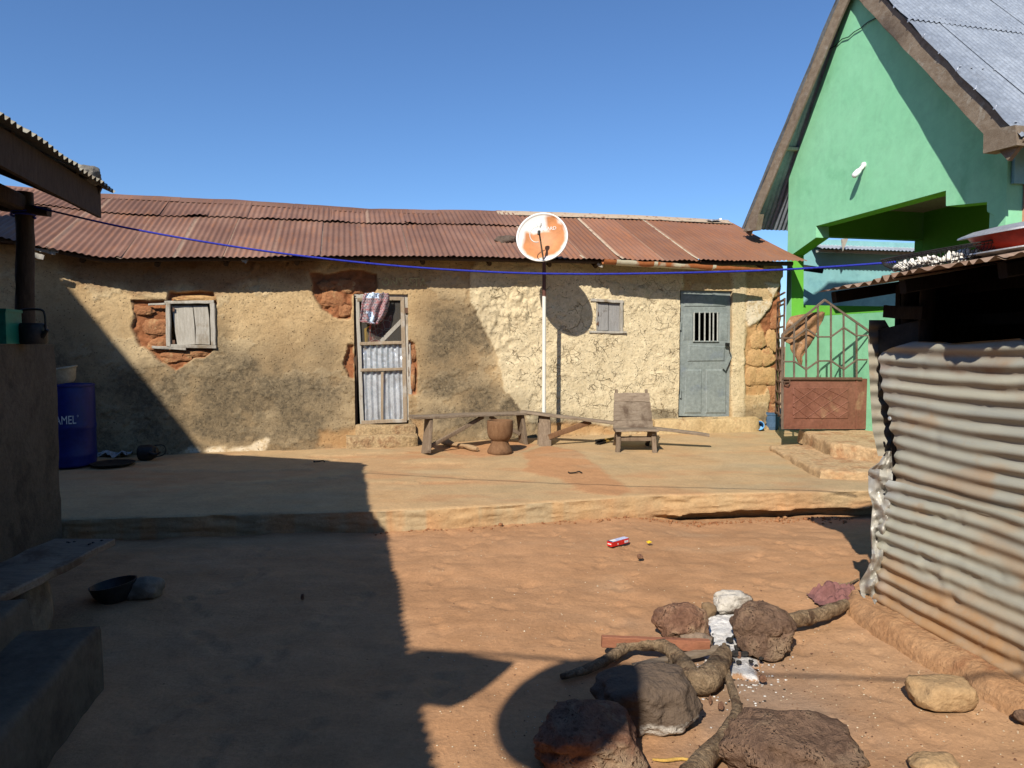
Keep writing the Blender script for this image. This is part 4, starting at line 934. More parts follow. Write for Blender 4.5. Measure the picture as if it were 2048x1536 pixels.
# barge boards with packing blocks at their feet
def Bp(t, dz=0): return Gp(t, roofz(t) + dz, nb(t))
ob('barge_board', bar(Bp(el[0] + .02, -.17), Bp(TA, -.17), .20, .035, U, 14, .006), WOODBARGE, gh)
ob('barge_board', bar(Bp(TA, -.19), Bp(er[0] - .02, -.19), .24, .045, U, 14, .006), WOODBARGE, gh)
a = [gpx(*q, .53) for q in [(1967, 262), (2030, 250), (2034, 290), (1966, 307)]]
ob('barge_block', prism(a, -U, .16), WOODBARGE, gh, 20)
a = [gpx(*q, .53) for q in [(1500, 435), (1517, 428), (1511, 460), (1486, 463)]]
ob('barge_block', prism(a, -U, .10), WOODBARGE, gh, 20)
c = gpx(1572, 297, .2); ob('purlin', bar(c - U * .08, c + U * .3, .07, .05, Zv, 2, .002), WOODPALE, gh)
def gsheet(side, u0, u1, s0, s1, lift, seed):
    """roof sheet; u runs along the ridge, s from eave (0) to ridge (1)"""
    uu, ss = np.meshgrid(np.linspace(u0, u1, int((u1 - u0) / (.076 / 8))), np.linspace(s0, s1, 10))
    te = el[0] if side < 0 else er[0]; t = te + (TA - te) * ss; z = np.vectorize(roofz)(t) + .005
    if u0 < -.5: uu = u1 + (uu - u1) / (u0 - u1) * (-.06 - np.vectorize(nb)(t) - u1)
    n_ = (Zv * (TA - te if te < TA else te - TA) * (1) + (V if side < 0 else -V) * (apx[1] - roofz(te))).normalized()
    off = .010 * np.cos(2 * np.pi * uu / .076) + lift + .010 * fbm(uu * .9, ss * 3, seed, 2) + .012 * np.exp(-(uu - u0) / .1) * fbm(ss * 9, ss * 0, seed + 2, 2) * (u0 < -.5)
    Pp = np.zeros(uu.shape + (3,))
    for i in range(3): Pp[..., i] = G0[i] - V[i] * t + U[i] * uu + (z if i == 2 else 0) + n_[i] * off
    ob('roof_sheet', gridmesh(Pp), TINOLD, gh, 180)
for i in range(9):
    u0 = -.56 + i * .72
    gsheet(1, u0, u0 + .76, -.02, .62, .010 + .004 * (i % 2), 300 + i); gsheet(1, u0, u0 + .76, .58, 1.005, .024 + .004 * (i % 2), 320 + i)
    gsheet(-1, u0, u0 + .76, -.02, 1.0, .010 + .004 * (i % 2), 340 + i)
nails = MB()
for s in (.03, .30, .585, .61, .85):
    for i in range(60):
        te = er[0]; t = te + (TA - te) * s; u = -nb(t) + .03 + i * .076 * (2 if s < .5 else 1)
        nails.add(lathe([(.014, 0), (.012, .006), (.004, .012), (0, .013)], Gp(t, roofz(t) + .035 + ru(-.004, .004), -u), 6))
nl = ob('roof_nail', nails, TIN, gh); nl['kind'] = 'stuff'
mb = MB(); rr = random.Random(3); te = er[0]
for s, m in ((.0, 8), (.15, 3), (.33, 3), (.5, 3), (.72, 3)):
    for i in range(1): pass
for k in range(11):                         # bent strap heads along the sheet's free edge
    s = k / 10.5; t = te + (TA - te) * s
    mb.add(bar(Gp(t, roofz(t) + .01, nb(t) + .055), Gp(t, roofz(t) + .05, nb(t) + .045), .03, .008, U, 2, .002))
st_ = ob('edge_clip', mb, TIN, gh); st_['kind'] = 'stuff'
pts = [gpx(*q, .02) for q in [(1758, 33), (1740, 42), (1733, 46), (1722, 56), (1708, 64), (1697, 74), (1684, 78), (1670, 92), (1655, 100)]]
tag(ob('wire', tube(pts, .007, 6), WIREM), 'crinkled black wire across the top of the green gable', 'wire')
b0 = gpx(1728, 331, 0); bl = thing('wall_lamp', 'white bulb in a holder sticking out of the green gable', 'lamp', b0)
ax = (gpx(1708, 352, .17) - b0).normalized(); X_ = ax.cross(Zv).normalized(); Y2 = ax.cross(X_)
ob('base', lathe([(.045, 0), (.045, .02), (.03, .03)], b0, 16, V, Zv, -U), WHITEP, bl)
ob('holder', lathe([(.026, .0), (.026, .06), (.03, .062), (.03, .085)], b0, 16, X_, Y2, ax), WHITEP, bl)
ob('bulb', lathe([(.024, .085), (.036, .11), (.042, .15), (.042, .20), (.036, .23), (.018, .245), (0, .248)], b0, 16, X_, Y2, ax), BULBM, bl, 60)

# ------------------------------------------------------------------ blue house seen through the porch
B0 = V3(5.0, 14.2, 0)
bh = thing('blue_house', 'pale blue house behind the green porch with a bright tin eave', 'house', B0 + Zv * HP)
ob('wall', box(B0 + U * 3.9 + V * .1 + Zv * 1.9, 6.4, .2, 3.6, U, V, Zv), BLUEW, bh)
ze = onpl(1660, 497, B0 - V * .35, V).z
uu, ss = np.meshgrid(np.linspace(1.0, 7, 600), np.linspace(0, 1, 6)); Pp = np.zeros(uu.shape + (3,)); off = .011 * np.cos(2 * np.pi * uu / .09)
for i in range(3): Pp[..., i] = B0[i] + U[i] * uu - V[i] * (.38 - .95 * ss) + (ze + .31 * ss + off if i == 2 else 0)
ob('roof', gridmesh(Pp), TIN, bh, 180)
ob('roof_beam', bar(B0 - V * .2 + U * 1.05 + Zv * (ze - .03), B0 - V * .2 + U * 6 + Zv * (ze - .03), .08, .06, Zv, 4, .003), WOODPALE, bh)
a = [onpl(*q, B0 - V * .42, V) for q in [(1683, 478), (1697, 476), (1686, 502)]]; ob('eave_patch', prism(a, -V, .02), WOODPALE, bh)
ob('vent', box(onpl(1603, 602, B0 - V * .02, V), .05, .03, .14, U, V, Zv), DARKMET, bh)
c0 = onpl(1596, 534, B0 - V * .4, V); c1 = onpl(1646, 541, B0 - V * .6, V)
ob('drain_pipe', tube([c0, c1], .06, 10), WIREM, bh, 60)

# ------------------------------------------------------------------ iron gate, hide, second grille
GD = V3(3.57, 9.35, 0)
def gt(*pts, n=0): return [onpl(1540 + x / 4.04, 540 + y / 4.04, GD - V * n, V) for x, y in pts]
gb_ = gt((100, 1285))[0]
gate = thing('iron_gate', 'rusty iron gate with a peaked grille top standing open at the green house', 'gate', gb_)
def gbar(a, b, w=.024, n=0, mt=IRONGREY, name='grille_bar'):
    p, q = gt(a, b, n=n); ob(name, bar(p, q, w, .018, V, 2, .001), mt, gate)
for a, b in (((100, 520), (100, 1285)), ((100, 522), (440, 242)), ((440, 242), (815, 505))): gbar(a, b, .030, .004, IRONGREY, 'frame')
gbar((700, 872), (700, 1285), .03, -.004, GATEP, 'frame')
for x, y in ((195, 448), (292, 366), (388, 288), (493, 285), (595, 355), (700, 428)): gbar((x, y), (x, 868), .024, .0)
for ch in ([(100, 550), (195, 550), (292, 475), (388, 540), (493, 540), (595, 465), (695, 530), (800, 530)], [(100, 740), (200, 740), (292, 805), (390, 735), (495, 735), (597, 803), (700, 725), (785, 725)]):
    for a, b in zip(ch, ch[1:]): gbar(a, b, .022, .006)
ob('rail', bar(*gt((95, 876), (740, 878), n=.01), .035, .03, V, 4, .001), IRON, gate)
ob('panel', prism(gt((95, 872), (812, 878), (820, 900), (828, 1285), (95, 1285), n=-.004), -V, .008), GATEP, gate)
ob('panel_border', frustum(gt((112, 900), (718, 900), (718, 1272), (112, 1272), n=-.003), -V, .010, .10), GATEP, gate, 15)
ob('panel_field', frustum(gt((186, 948), (632, 948), (632, 1200), (186, 1200), n=.007), -V, .010, .012), GATEP, gate, 15)
for a, b in (((186, 1000), (420, 1198)), ((196, 950), (560, 1198)), ((300, 950), (630, 1130)), ((430, 950), (630, 1040)), ((186, 1100), (320, 1198)), ((420, 1198), (632, 1060)), ((290, 1198), (632, 960)), ((186, 1170), (500, 950)), ((186, 1080), (370, 950)), ((540, 1198), (632, 1140))):
    p, q = gt(a, b, n=.018); ob('pressed_ridge', bar(p, q, .014, .010, V, 2, 0, .4), GATEP, gate)
mb = MB(); mb.add(bar(*gt((108, 905), (160, 903), n=.02), .02, .012, V, 2, 0)); mb.add(tube(gt((118, 900), (118, 925), (150, 932), (160, 915), (160, 885), n=.03), .007, 6)); 
ob('latch', mb, IRON, gate)
for y in (600, 1100): ob('hinge', bar(*gt((800, y), (860, y + 5), n=0), .03, .02, V, 2, 0), IRON, gate)
# the hide, draped on the back of the grille
def drape(rows, plane, n0, fold, seed, nx=36, ny=36, amp=.03):
    """rows: (y, x_left, x_right) outline in image measures, laid in the given plane function and folded"""
    ys = [r[0] for r in rows]; yy = np.linspace(ys[0], ys[-1], ny); out = np.zeros((ny, nx, 3))
    for j, y in enumerate(yy):
        xl = np.interp(y, ys, [r[1] for r in rows]); xr = np.interp(y, ys, [r[2] for r in rows])
        for i in range(nx):
            k = i / (nx - 1); x = xl + (xr - xl) * k
            h = n0 + amp * mn.noise(Vector((k * fold + y * .01, y * .015, seed))) + amp * .5 * math.sin(k * fold * 2.3 + seed + y * .03)
            jx = 2.2 * mn.noise(Vector((i * .5, y * .12, seed))); jy = 3 * mn.noise(Vector((i * .35, y * .05, seed + 4)))
            out[j, i] = plane(x + jx, y + jy, h)
    return out
hp_ = lambda x, y, h: onpl(1540 + x / 4.04, 540 + y / 4.04, GD + V * (.05 + h), V)
hd = drape([(342, 385, 436), (380, 160, 432), (440, 132, 408), (500, 118, 376), (552, 104, 352), (575, 112, 335), (600, 160, 322), (640, 168, 300), (688, 190, 272), (700, 205, 262), (772, 243, 250)], hp_, .03, 5, 3)
vs, fs = gridmesh(hd); mh = solo('animal_hide', 'stiff brown animal hide hung on the back of the iron gate', 'hide', (vs.tolist(), fs), HIDE, gt((300, 760), n=-.08)[0], None, 60)
md = mh.modifiers.new('thickness', 'SOLIDIFY'); md.thickness = .012
# second leaf, folded back against the end of the mud house
q0 = aty(1551, 828, 10.55); q1 = aty(1564, 845, 9.75); z0 = q0.z; z1 = aty(1551, 603, 10.55).z
g2 = thing('iron_grille', 'narrow dark red grille leaf folded against the crumbling house corner', 'gate', V3(q0.x, q0.y, z0))
def g2b(k0, za, k1, zb, w): 
    a = q0.lerp(q1, k0); b = q0.lerp(q1, k1); ob('grille_bar', bar(V3(a.x, a.y, za), V3(b.x, b.y, zb), w, .022, (q1 - q0).cross(Zv), 2, .001), IRON, g2)
g2b(0, z0, 0, z1, .045); g2b(1, z0, 1, z1, .045); g2b(.5, z0, .5, z1 - .7, .03)
for k in range(12): z = z0 + .04 + k * .155; g2b(0, z, 1, z, .022)
g2b(0, z1 - .02, 1, z1 - .02, .03)

# cement steps before the gate
ss_ = thing('entrance_steps', 'two broad worn cement steps below the iron gate', 'steps', V3(3.4, 8.3, HP))
slab('step', [(3.36, 9.25), (3.24, 7.40), (3.9, 7.28), (6.2, 7.6), (6.2, 9.6)], HP - .02, HP + .085, STEPC, ss_, 2, .03)
slab('step', [(3.95, 9.75), (3.78, 8.35), (4.1, 7.95), (6.2, 8.2), (6.2, 10.2)], HP + .06, HP + .24, STEPC, ss_, 8, .03)

# ================================================================== TIN SHED at the right
S0 = V3(2.14, 4.17, 0); SD = (V3(2.285, 3.09, 0) - S0).normalized(); SN = V3(SD.y, -SD.x, 0)      # along the wall towards the camera; outward
if SN.x > 0: SN = -SN
shed = thing('tin_shed', 'low shed patched from dull zinc sheets beside the fireplace', 'shed', S0)
def Sp(t, z, n=0): return S0 + SD * t + SN * n + Zv * z
def spx(px, py, n=0): return onpl(px, py, S0 + SN * n, SN)
def stz(px, py, n=0): p = spx(px, py, n) - S0; return p.dot(SD), p.z
def zinc(name, t0, t1, zb, zt, lift, seed, tl=None, crumple=.0, lab=None, top=None):
    """horizontally corrugated wall sheet; tl(z) = shape of its left edge, top(t) = of its upper edge"""
    tg, kg = np.meshgrid(np.linspace(0, 1, 130), np.linspace(0, 1, int((zt - zb) / .0095)))
    z = zb + (zt - zb) * kg; left = t0 + (tl(z) if tl else 0); t = left + (t1 - left) * tg
    wob = 1 + .55 * fbm(t * 2, z * 3, seed, 3)
    off = .0098 * wob * np.cos(2 * np.pi * (z + .022 * fbm(t * 1.5, z * 1.5, seed + 9, 3)) / .078) + lift + .010 * fbm(t * 2.2, z * 2.2, seed + 2, 3)
    cr_ = fbm(t * 7, z * 6, seed + 3, 4); ed = np.exp(-(t - left) / .10)
    off = off + crumple * ed * (cr_ * .9 - .1) - .040 * np.maximum(0, fbm(t * 4.5, z * 7, seed + 5, 4) - .20) * (z < .75) - .02 * np.maximum(0, fbm(t * 6, z * 5, seed + 15, 4) - .28)
    if top is not None: z = np.minimum(z, top(t))
    Pp = np.stack([S0[i] + SD[i] * t + SN[i] * off + (z if i == 2 else 0) for i in range(3)], -1)
    mud = sst(.42, .05, z + .12 * fbm(t * 3, z * 5, seed + 6, 3)) + .5 * sst(.15, .4, fbm(t * 2.5, z * 6, seed + 7, 3))
    phase = np.cos(2 * np.pi * z / .078)
    rust = .45 * sst(.9, 1.5, z) * sst(.2, -.9, phase) + .5 * np.exp(-((z - 1.46) / .05) ** 2) * sst(0, .3, fbm(t * 3, z * 9, seed + 1, 3))
    shine = crumple * 8 * ed * sst(.0, .3, cr_ + .1)
    return ob(name, gridmesh(Pp), SHEDM, shed, 180, {'mud': np.clip(mud, 0, 1).ravel(), 'rust': np.clip(rust, 0, 1).ravel(), 'shine': np.clip(shine, 0, 1).ravel()})
zj = stz(1790, 968)[1]
lt = [(1235, 1745), (1150, 1747), (1060, 1757), (960, 1782), (900, 1779), (850, 1773), (790, 1762), (720, 1757), (705, 1760), (690, 1785), (678, 1830)]
lz = [stz(x, y, .01) for y, x in lt]
ledge = lambda z: np.interp(z, [a[1] for a in lz], [a[0] for a in lz]) + .006 * fbm(z * 14, z * 0, 61, 3)
topz = lambda t: np.interp(t, [-.1, .12, .3, .55, .56, 1.0, 1.01, 3], [1.50, 1.545, 1.59, 1.585, 1.575, 1.60, 1.59, 1.62])
zinc('wall_sheet', 0, 2.7, zj - .05, 1.62, .0, 11, ledge, .03, top=topz)
zinc('wall_sheet', 0, 2.7, .02, zj + .02, .014, 12, ledge, .05)
# crumpled flange and the sheet beyond the corner
def crump(name, pts, seed, amp, mt_attr, waves=0):
    """strip between two image outlines (left x, right x per row), crumpled"""
    ys = np.linspace(pts[0][0], pts[-1][0], 70); out = np.zeros((70, 14, 3))
    for j, y in enumerate(ys):
        xl = np.interp(y, [p[0] for p in pts], [p[1] for p in pts]); xr = np.interp(y, [p[0] for p in pts], [p[2] for p in pts])
        for i in range(14):
            k = i / 13; x = xl + (xr - xl) * k
            h = pts[0][3] + amp * mn.fractal(Vector((k * 1.5, y * .03, seed)), 1, 2, 3) + (waves * math.cos(2 * math.pi * y / 26.5) if waves else 0) + .05 * (1 - k) * (0 if waves else 1)
            out[j, i] = spx(x, y, -.06 + h) if not waves else onpl(x, y, S0 + V * .03 + V * h, V)
    k = out.shape[0] * out.shape[1]
    ob(name, gridmesh(out), SHEDM, shed, 60, {a: np.full(k, mt_attr.get(a, 0.)) for a in ('mud', 'rust', 'shine')})
crump('corner_sheet', [(640, 1738, 1770, 0), (690, 1736, 1800, 0), (780, 1740, 1800, 0), (860, 1745, 1806, 0), (912, 1756, 1806, 0)], 3, .012, {'rust': .35}, .008)
crump('flange', [(902, 1772, 1783, .06), (925, 1758, 1784, .06), (940, 1736, 1786, .06), (985, 1737, 1784, .06), (1010, 1745, 1780, .06), (1060, 1741, 1772, .06), (1110, 1744, 1766, .06), (1140, 1734, 1766, .06), (1165, 1718, 1768, .06), (1190, 1722, 1762, .06), (1212, 1742, 1752, .06)], 9, .055, {'shine': .35, 'mud': .15})
# dark posts, back walls and roof
for t, n in ((.13, -.10), (.30, -.08), (1.35, -.05), (2.6, -.05)): ob('post', tube([Sp(t, z, n) for z in np.linspace(-.02, 1.93, 6)], .04, 9, True, .08), SHADEWOOD, shed, 60)
for z, t0 in ((1.88, 0), (1.70, .25)): ob('rail', bar(Sp(t0, z, -.30), Sp(2.7, z + .02, -.30), .06, .04, SN, 5, .003), SHADEWOOD, shed)
ob('dark_board', bar(Sp(.02, 1.77, -.03), Sp(.34, 1.74, -.03), .07, .02, SN, 3, .004), SHADEWOOD, shed)
ob('side_panel', prism([Sp(.0, 1.30, -.02), Sp(.30, 1.42, -.10), Sp(.30, 1.72, -.10), Sp(-.02, 1.66, -.02)], SN, .004), DARKMET, shed)
ob('back_wall', box(Sp(1.35, 1.15, -2.13), 2.8, .05, 2.3, SD, SN, Zv), SHADEWOOD, shed)
ob('end_wall', prism([Sp(.04, -.05, -.08), Sp(.04, -.05, -2.1), Sp(.04, 2.24, -2.1), Sp(.04, 1.92, -.08)], -SD, .04), SHADEWOOD, shed)
ob('end_wall', box(Sp(2.72, .95, -1.1), .04, 2.0, 1.9, SD, SN, Zv), SHADEWOOD, shed)
RT = aty(1628, 583, 4.42); RN = aty(2048, 507, 2.86)
rdir = (RN - RT).normalized(); rin = -SN
def Rp(t, s, dz=0): return RT + rdir * t + rin * s + Zv * (.16 * s + dz)
SROOF = M('shed_roof_iron', (.20, .12, .08), (.30, .21, .15), 5, (.40, .30, .22), .6, 4, rough=.75, bs=.2, bsc=20, tint=.1)
for i in range(4):
    t0 = i * .72; tt, ss = np.meshgrid(np.linspace(t0, t0 + .78, 84), np.linspace(0, 2.5, 12))
    ir = np.where(i == 0, .3, 1.0) * 1
    amp = (.010 + .010 * np.maximum(0, fbm(tt * 3, ss * 0, 71, 2))) * sst(0, .35, tt)
    off = amp * np.cos(2 * np.pi * tt / .090 + 1.2 * fbm(tt * 2, ss, 72, 2)) + .008 * (i % 2) + .020 * np.exp(-ss / .15) * fbm(tt * 3, tt * 0, 73, 3) - .02 * np.exp(-tt / .2)
    s2 = ss + .05 * np.exp(-ss / .2) * fbm(tt * 5, tt * 0, 74, 3)
    Pp = np.stack([RT[k] + rdir[k] * tt + rin[k] * s2 + (.16 * s2 + off if k == 2 else 0) for k in range(3)], -1)
    ob('roof_sheet', gridmesh(Pp), SROOF, shed, 180)
for t in (.12, .75, 1.4, 2.1, 2.7): ob('rafter', bar(Rp(t, .06, -.055), Rp(t, 2.3, -.055), .05, .07, Zv, 3, .004), SHADEWOOD, shed)
# mud footing along the wall
tg, kg = np.meshgrid(np.linspace(-.12, 2.6, 120), np.linspace(0, 1, 22))
wd_ = .20 + .06 * fbm(tg * 2.2, tg * 0, 81, 3) - .12 * sst(.0, -.12, tg); hh = .075 + .02 * fbm(tg * 3, tg * 0, 82, 2)
n_ = -.05 + (wd_ + .05) * kg; prof = np.sqrt(np.clip(1 - np.maximum(0, (kg - .55) / .45) ** 2.2, 0, 1))
z = -.05 + (hh + .05) * prof + .012 * fbm(tg * 9, kg * 5, 83, 4); n_ = n_ + .018 * fbm(tg * 8, kg * 4, 84, 4)
Pp = np.stack([S0[i] + SD[i] * tg + SN[i] * n_ + (z if i == 2 else 0) for i in range(3)], -1)
ob('mud_footing', gridmesh(Pp), M('dry_mud', (.36, .19, .09), (.46, .27, .14), 5, (.30, .14, .065), .62, 4, bs=.8, bsc=30, bd=.02), shed, 180)
ob('bolt', lathe([(.012, 0), (.011, .006), (.0, .010)], spx(1780, 837, .018), 10, SD, Zv, SN), TIN, shed)

# ================================================================== THINGS ON THE TERRACE
# satellite dish on its pole
DC = Pn(1084, 474, .9)
pb = Pn(1088, 700, .55); pb = V3(pb.x, pb.y, PH(pb.x, pb.y))
dish = thing('satellite_dish', 'rust stained white satellite dish on a thin white pole before the mud house', 'satellite dish', pb)
DZ = (CAM - DC).normalized(); DZ = (DZ + V3(-.12, -.05, .42)).normalized(); DX = Zv.cross(DZ).normalized(); DY = DZ.cross(DX)
kd = (DC - CAM).length / F; RD = 49.5 * kd
rr_ = np.linspace(0, 1, 60); aa = np.linspace(0, 2 * np.pi, 121); rg, ag = np.meshgrid(rr_, aa)
xx = rg * np.cos(ag) * RD; yy = rg * np.sin(ag) * RD; zz = .22 * RD * rg ** 2 - .22 * RD
zz = np.where(rg > .94, zz + .012 * np.sin((rg - .94) / .06 * np.pi), zz)
Pp = np.stack([DC[i] + DX[i] * xx + DY[i] * yy + DZ[i] * zz for i in range(3)], -1)
# rust print of the dish, in dish units
pr_ = lambda pts: [((x - 715) / 418 * RD, (640 - y) / 375 * RD) for x, y in pts]
d1_ = sdpoly(xx, yy, pr_([(450, 570), (560, 600), (700, 560), (860, 560), (1000, 520), (1050, 560), (1060, 680), (1000, 800), (920, 880), (760, 910), (620, 940), (500, 880), (430, 790)]))
d2_ = sdpoly(xx, yy, pr_([(800, 330), (900, 330), (940, 440), (1030, 470), (1050, 540), (860, 530), (810, 420)]))
rust = np.clip(.70 - (np.minimum(d1_, d2_) - .014) / .085, 0, 1) 
ob('reflector', gridmesh(Pp), DISHM, dish, 60, {'rust': rust.ravel()})
ob('rim', tube([DC + DX * math.cos(a) * RD + DY * math.sin(a) * RD for a in np.linspace(0, 2 * math.pi, 73)], .011, 8, False), WHITEP, dish, 60)
lnb = DC + DZ * .30 + DY * .005 - DX * .004
foot = DC - DY * RD * 1.0 + DZ * .0 + DX * .03
ob('arm', tube(smoothpts([foot - DZ * .02, foot.lerp(lnb, .4) - DY * .02, lnb - DY * .05], 4), .011, 8), WOODGREY, dish, 60)
ob('receiver', lathe([(.016, -.06), (.016, -.01), (.022, .0), (.032, .02), (.032, .05), (.02, .06)], lnb, 14, DX, DZ, DY), WHITEP, dish)
ob('receiver_collar', lathe([(.019, -.10), (.019, -.05)], lnb, 12, DX, DZ, DY), DARKMET, dish)
cc_ = lnb - DX * .015 - DY * .10
ob('coaxial_cable', tube([cc_ - DX * .10 * math.sin(a) + DY * .10 * math.cos(a) + DZ * .015 * math.sin(a * 2) for a in np.linspace(.15, math.pi * 1.05, 24)], .006, 6), WHITEP, dish, 60)
zt = DC.z + .05; bk = DC - DZ * (.22 * RD + .06)
zp_ = np.linspace(pb.z - .03, zt, 60); pv = MB(); vt = tube([V3(pb.x, pb.y, z) for z in zp_], .026, 14)
rp = np.array([[(1.0 if z > 2.22 else (.75 * max(0, mn.noise(Vector((j * .9, z * 7, 2))) * 2.2 - .55))) for j in range(14)] for z in zp_]).ravel()  # solid dark top paints rust and the dish's shadow together; rust spots below
ob('pole', vt, POLEM, dish, 60, {'rust': rp})
ob('bracket', bar(V3(pb.x, pb.y, zt - .08), bk + DZ * .04, .07, .05, Zv, 3, 0), IRON, dish)
tv, tf = text_vf('STARD', .062, .0)
zs_ = lambda x, y: .22 * ((x * x + y * y) / RD) - .22 * RD
ob('lettering', ([DC + DX * (p.x + .085) + DY * (p.y + .135) + DZ * (zs_(p.x + .085, p.y + .135) + .005) for p in tv], tf), WHITEP, dish, 0)['kind'] = 'stuff'

def board_bench(label, pts, legs, braces, w, t, mats, loc, w1=None):
    b = thing('bench', label, 'bench', loc, 'rough wooden benches along the wall')
    return b
# left bench: level plank on two splayed legs
f1 = FP(852, 906); f2 = FP(1047, 888)
be = thing('bench', 'rough wooden bench right of the screen door with a level plank', 'bench', f1, 'rough plank benches by the wall')
bd = (f2 - f1); bd.z = 0; bd.normalize(); bp = Vector((bd.y, -bd.x, 0))
za = aty(826, 835, f1.y - .08).z; L1 = aty(822, 834, f1.y + .02); L2 = aty(1056, 826, f2.y + .02)
ob('seat', bar(L1, L2, .26, .035, Zv, 14, .004), WOODGREY, be)
for f, q, s in ((f1, L1.lerp(L2, .145), .0), (f2, L1.lerp(L2, .93), .14)):
    top = V3(q.x, q.y, q.z - .02); ob('leg', bar(V3(f.x, f.y, f.z - .01), top, .26 if not s else .20, .045, bd, 5, .004, .14, .20 if not s else .16), WOODV, be)
ob('brace', bar(f1 + bd * .06 + Zv * .08, L1.lerp(L2, .60) - Zv * .03, .05, .03, bp, 4, .003), WOODV, be)
ob('brace', bar(f2 - bd * .06 + Zv * .14, L1.lerp(L2, .66) - Zv * .03, .05, .03, bp, 4, .003), WOODV, be)
# right bench: one end sunk
f3 = FP(1090, 892); L3 = aty(1042, 823, f3.y + .16); L4 = aty(1418, 870, 9.27)
be2 = thing('bench', 'long sagging wooden bench sloping down behind the slatted chair', 'bench', f3, 'rough plank benches by the wall')
ob('seat', bar(L3, L4, .20, .032, Zv, 16, .004, .14, .13), WOODGREY, be2)
q = L3.lerp(L4, .13); bd2 = (L4 - L3); bd2.z = 0; bd2.normalize(); bp2 = Vector((bd2.y, -bd2.x, 0))
ob('leg', bar(V3(f3.x, f3.y, f3.z - .01), q - Zv * .02, .17, .05, bp2, 5, .004, .14, .15), WOODV, be2)
ob('leg', bar(V3(f3.x - .04, f3.y + .12, f3.z - .01), q - Zv * .02 + V * .10, .12, .04, bp2, 4, .004), WOODV, be2)
q2 = L3.lerp(L4, .72); ob('leg', bar(V3(q2.x, q2.y + .05, PH(q2.x, q2.y) - .01), q2 - Zv * .02, .14, .04, bd2, 4, .004), WOODV, be2)
ob('brace', bar(f3 + bd2 * .05 + Zv * .12, L3.lerp(L4, .38) - Zv * .02, .07, .03, bp2, 4, .003), MORTARW, be2)

# mortar and pestle
mf = FP(1000, 908); mf = V3(mf.x, mf.y + .06, PH(mf.x, mf.y)); km = (mf - CAM).length / F
mort = thing('mortar', 'brown carved wooden mortar standing beside the bench legs', 'mortar', mf)
prof = [(.0, 0), (.155, 0), (.166, .015), (.165, .04), (.135, .095), (.112, .14), (.108, .165), (.130, .185), (.152, .212), (.165, .26), (.170, .31), (.172, .36), (.170, .415), (.165, .425), (.150, .425), (.143, .40), (.13, .32), (.09, .26), (0, .24)]
ob('body', lathe([(r * .97, z * .99) for r, z in prof], mf, 40, jit=.035), MORTARW, mort, 50)
p0 = FP(884, 889); p1 = FP(955, 903)
ps = thing('pestle', 'wooden pestle lying on the terrace under the bench', 'pestle', p0)
p0 = p0 + Zv * .04; p1 = p1 + Zv * .035
rs = [.030, .042, .045, .038, .026, .022, .023, .022, .024, .034, .038, .036, .024]
ob('shaft', tube([p0.lerp(p1, i / 12) + Zv * .006 * math.sin(i) for i in range(13)], rs, 14), M('pale_worn_wood', (.30, .19, .10), (.40, .27, .15), 6, bs=.2, stretch=(2, 8, 8)), ps, 60)

# slatted chair
cL = FP(1235, 905); cRr = FP(1311, 906)
ch = thing('chair', 'low slatted wooden chair with a reclined back facing the courtyard', 'chair', (cL + cRr) / 2)
cx = (cRr - cL); cx.z = 0; wch = cx.length + .06; cx.normalize(); cy = Vector((-cx.y, cx.x, 0)); cm = (cL + cRr) / 2 + Zv * .0; zc_ = cm.z
def Cp(x, y, z): return V3(cm.x, cm.y, zc_) + cx * x + cy * y + Zv * z
hw = wch / 2
for s in (-1, 1):
    ob('leg', bar(Cp(s * (hw - .035), .02, -.01), Cp(s * (hw - .05), .06, .27), .05, .06, cx, 4, .003), WOODV, ch)
    ob('leg', bar(Cp(s * (hw - .05), .62, -.01), Cp(s * (hw - .06), .30, .26), .05, .05, cx, 4, .003), WOODV, ch)
    ob('side_rail', bar(Cp(s * (hw - .06), .0, .255), Cp(s * (hw - .06), .62, .22), .05, .035, cx, 4, .003), WOODV, ch)
    ob('back_post', bar(Cp(s * (hw - .07), .40, .22), Cp(s * (hw - .07), .62, .76), .05, .035, cx, 4, .003), WOODV, ch)
ob('stretcher', bar(Cp(-hw + .03, .06, .17), Cp(hw - .03, .06, .175), .06, .03, cy, 4, .003), WOODV, ch)
for y in (.0, .13, .26): ob('slat', bar(Cp(-hw, y, .285 - y * .05), Cp(hw, y + .005, .287 - y * .05), .125, .025, Zv, 6, .003), WOODGREY, ch)
for k in range(4):
    a = .02 + k * .128; dirb = Vector((0, .38, .92)); cc = Cp(0, .385 + a * .38, .29 + a * .92); hb = hw - .01 - .008 * k
    ob('slat', bar(cc - cx * hb, cc + cx * hb + Zv * ru(-.006, .006), .128, .024, (-cy * .92 + Zv * .38), 6, .003), WOODGREY, ch)

# short brush behind the chair
b0 = FP(1196, 889) + Zv * .03; b1 = FP(1236, 882) + Zv * .05
brm = thing('brush', 'short yellow straw brush with a black tip lying behind the chair', 'brush', b0)
mb = MB(); mbk = MB()
for i in range(40):
    o_ = V3(ru(-.03, .03), ru(-.04, .04), ru(-.02, .03)); mb.add(tube([b0.lerp(b1, .25) + o_ * .9, b0.lerp(b1, .6) + o_ * .5, b1 + o_ * .4], .006, 4))
    mbk.add(tube([b0.lerp(b1, -.02) + o_ * 1.2, b0.lerp(b1, .3) + o_ * .9], .006, 4))
ob('straw', mb, STRAW, brm)['kind'] = 'stuff'; ob('bristles', mbk, BLACKB, brm)['kind'] = 'stuff'

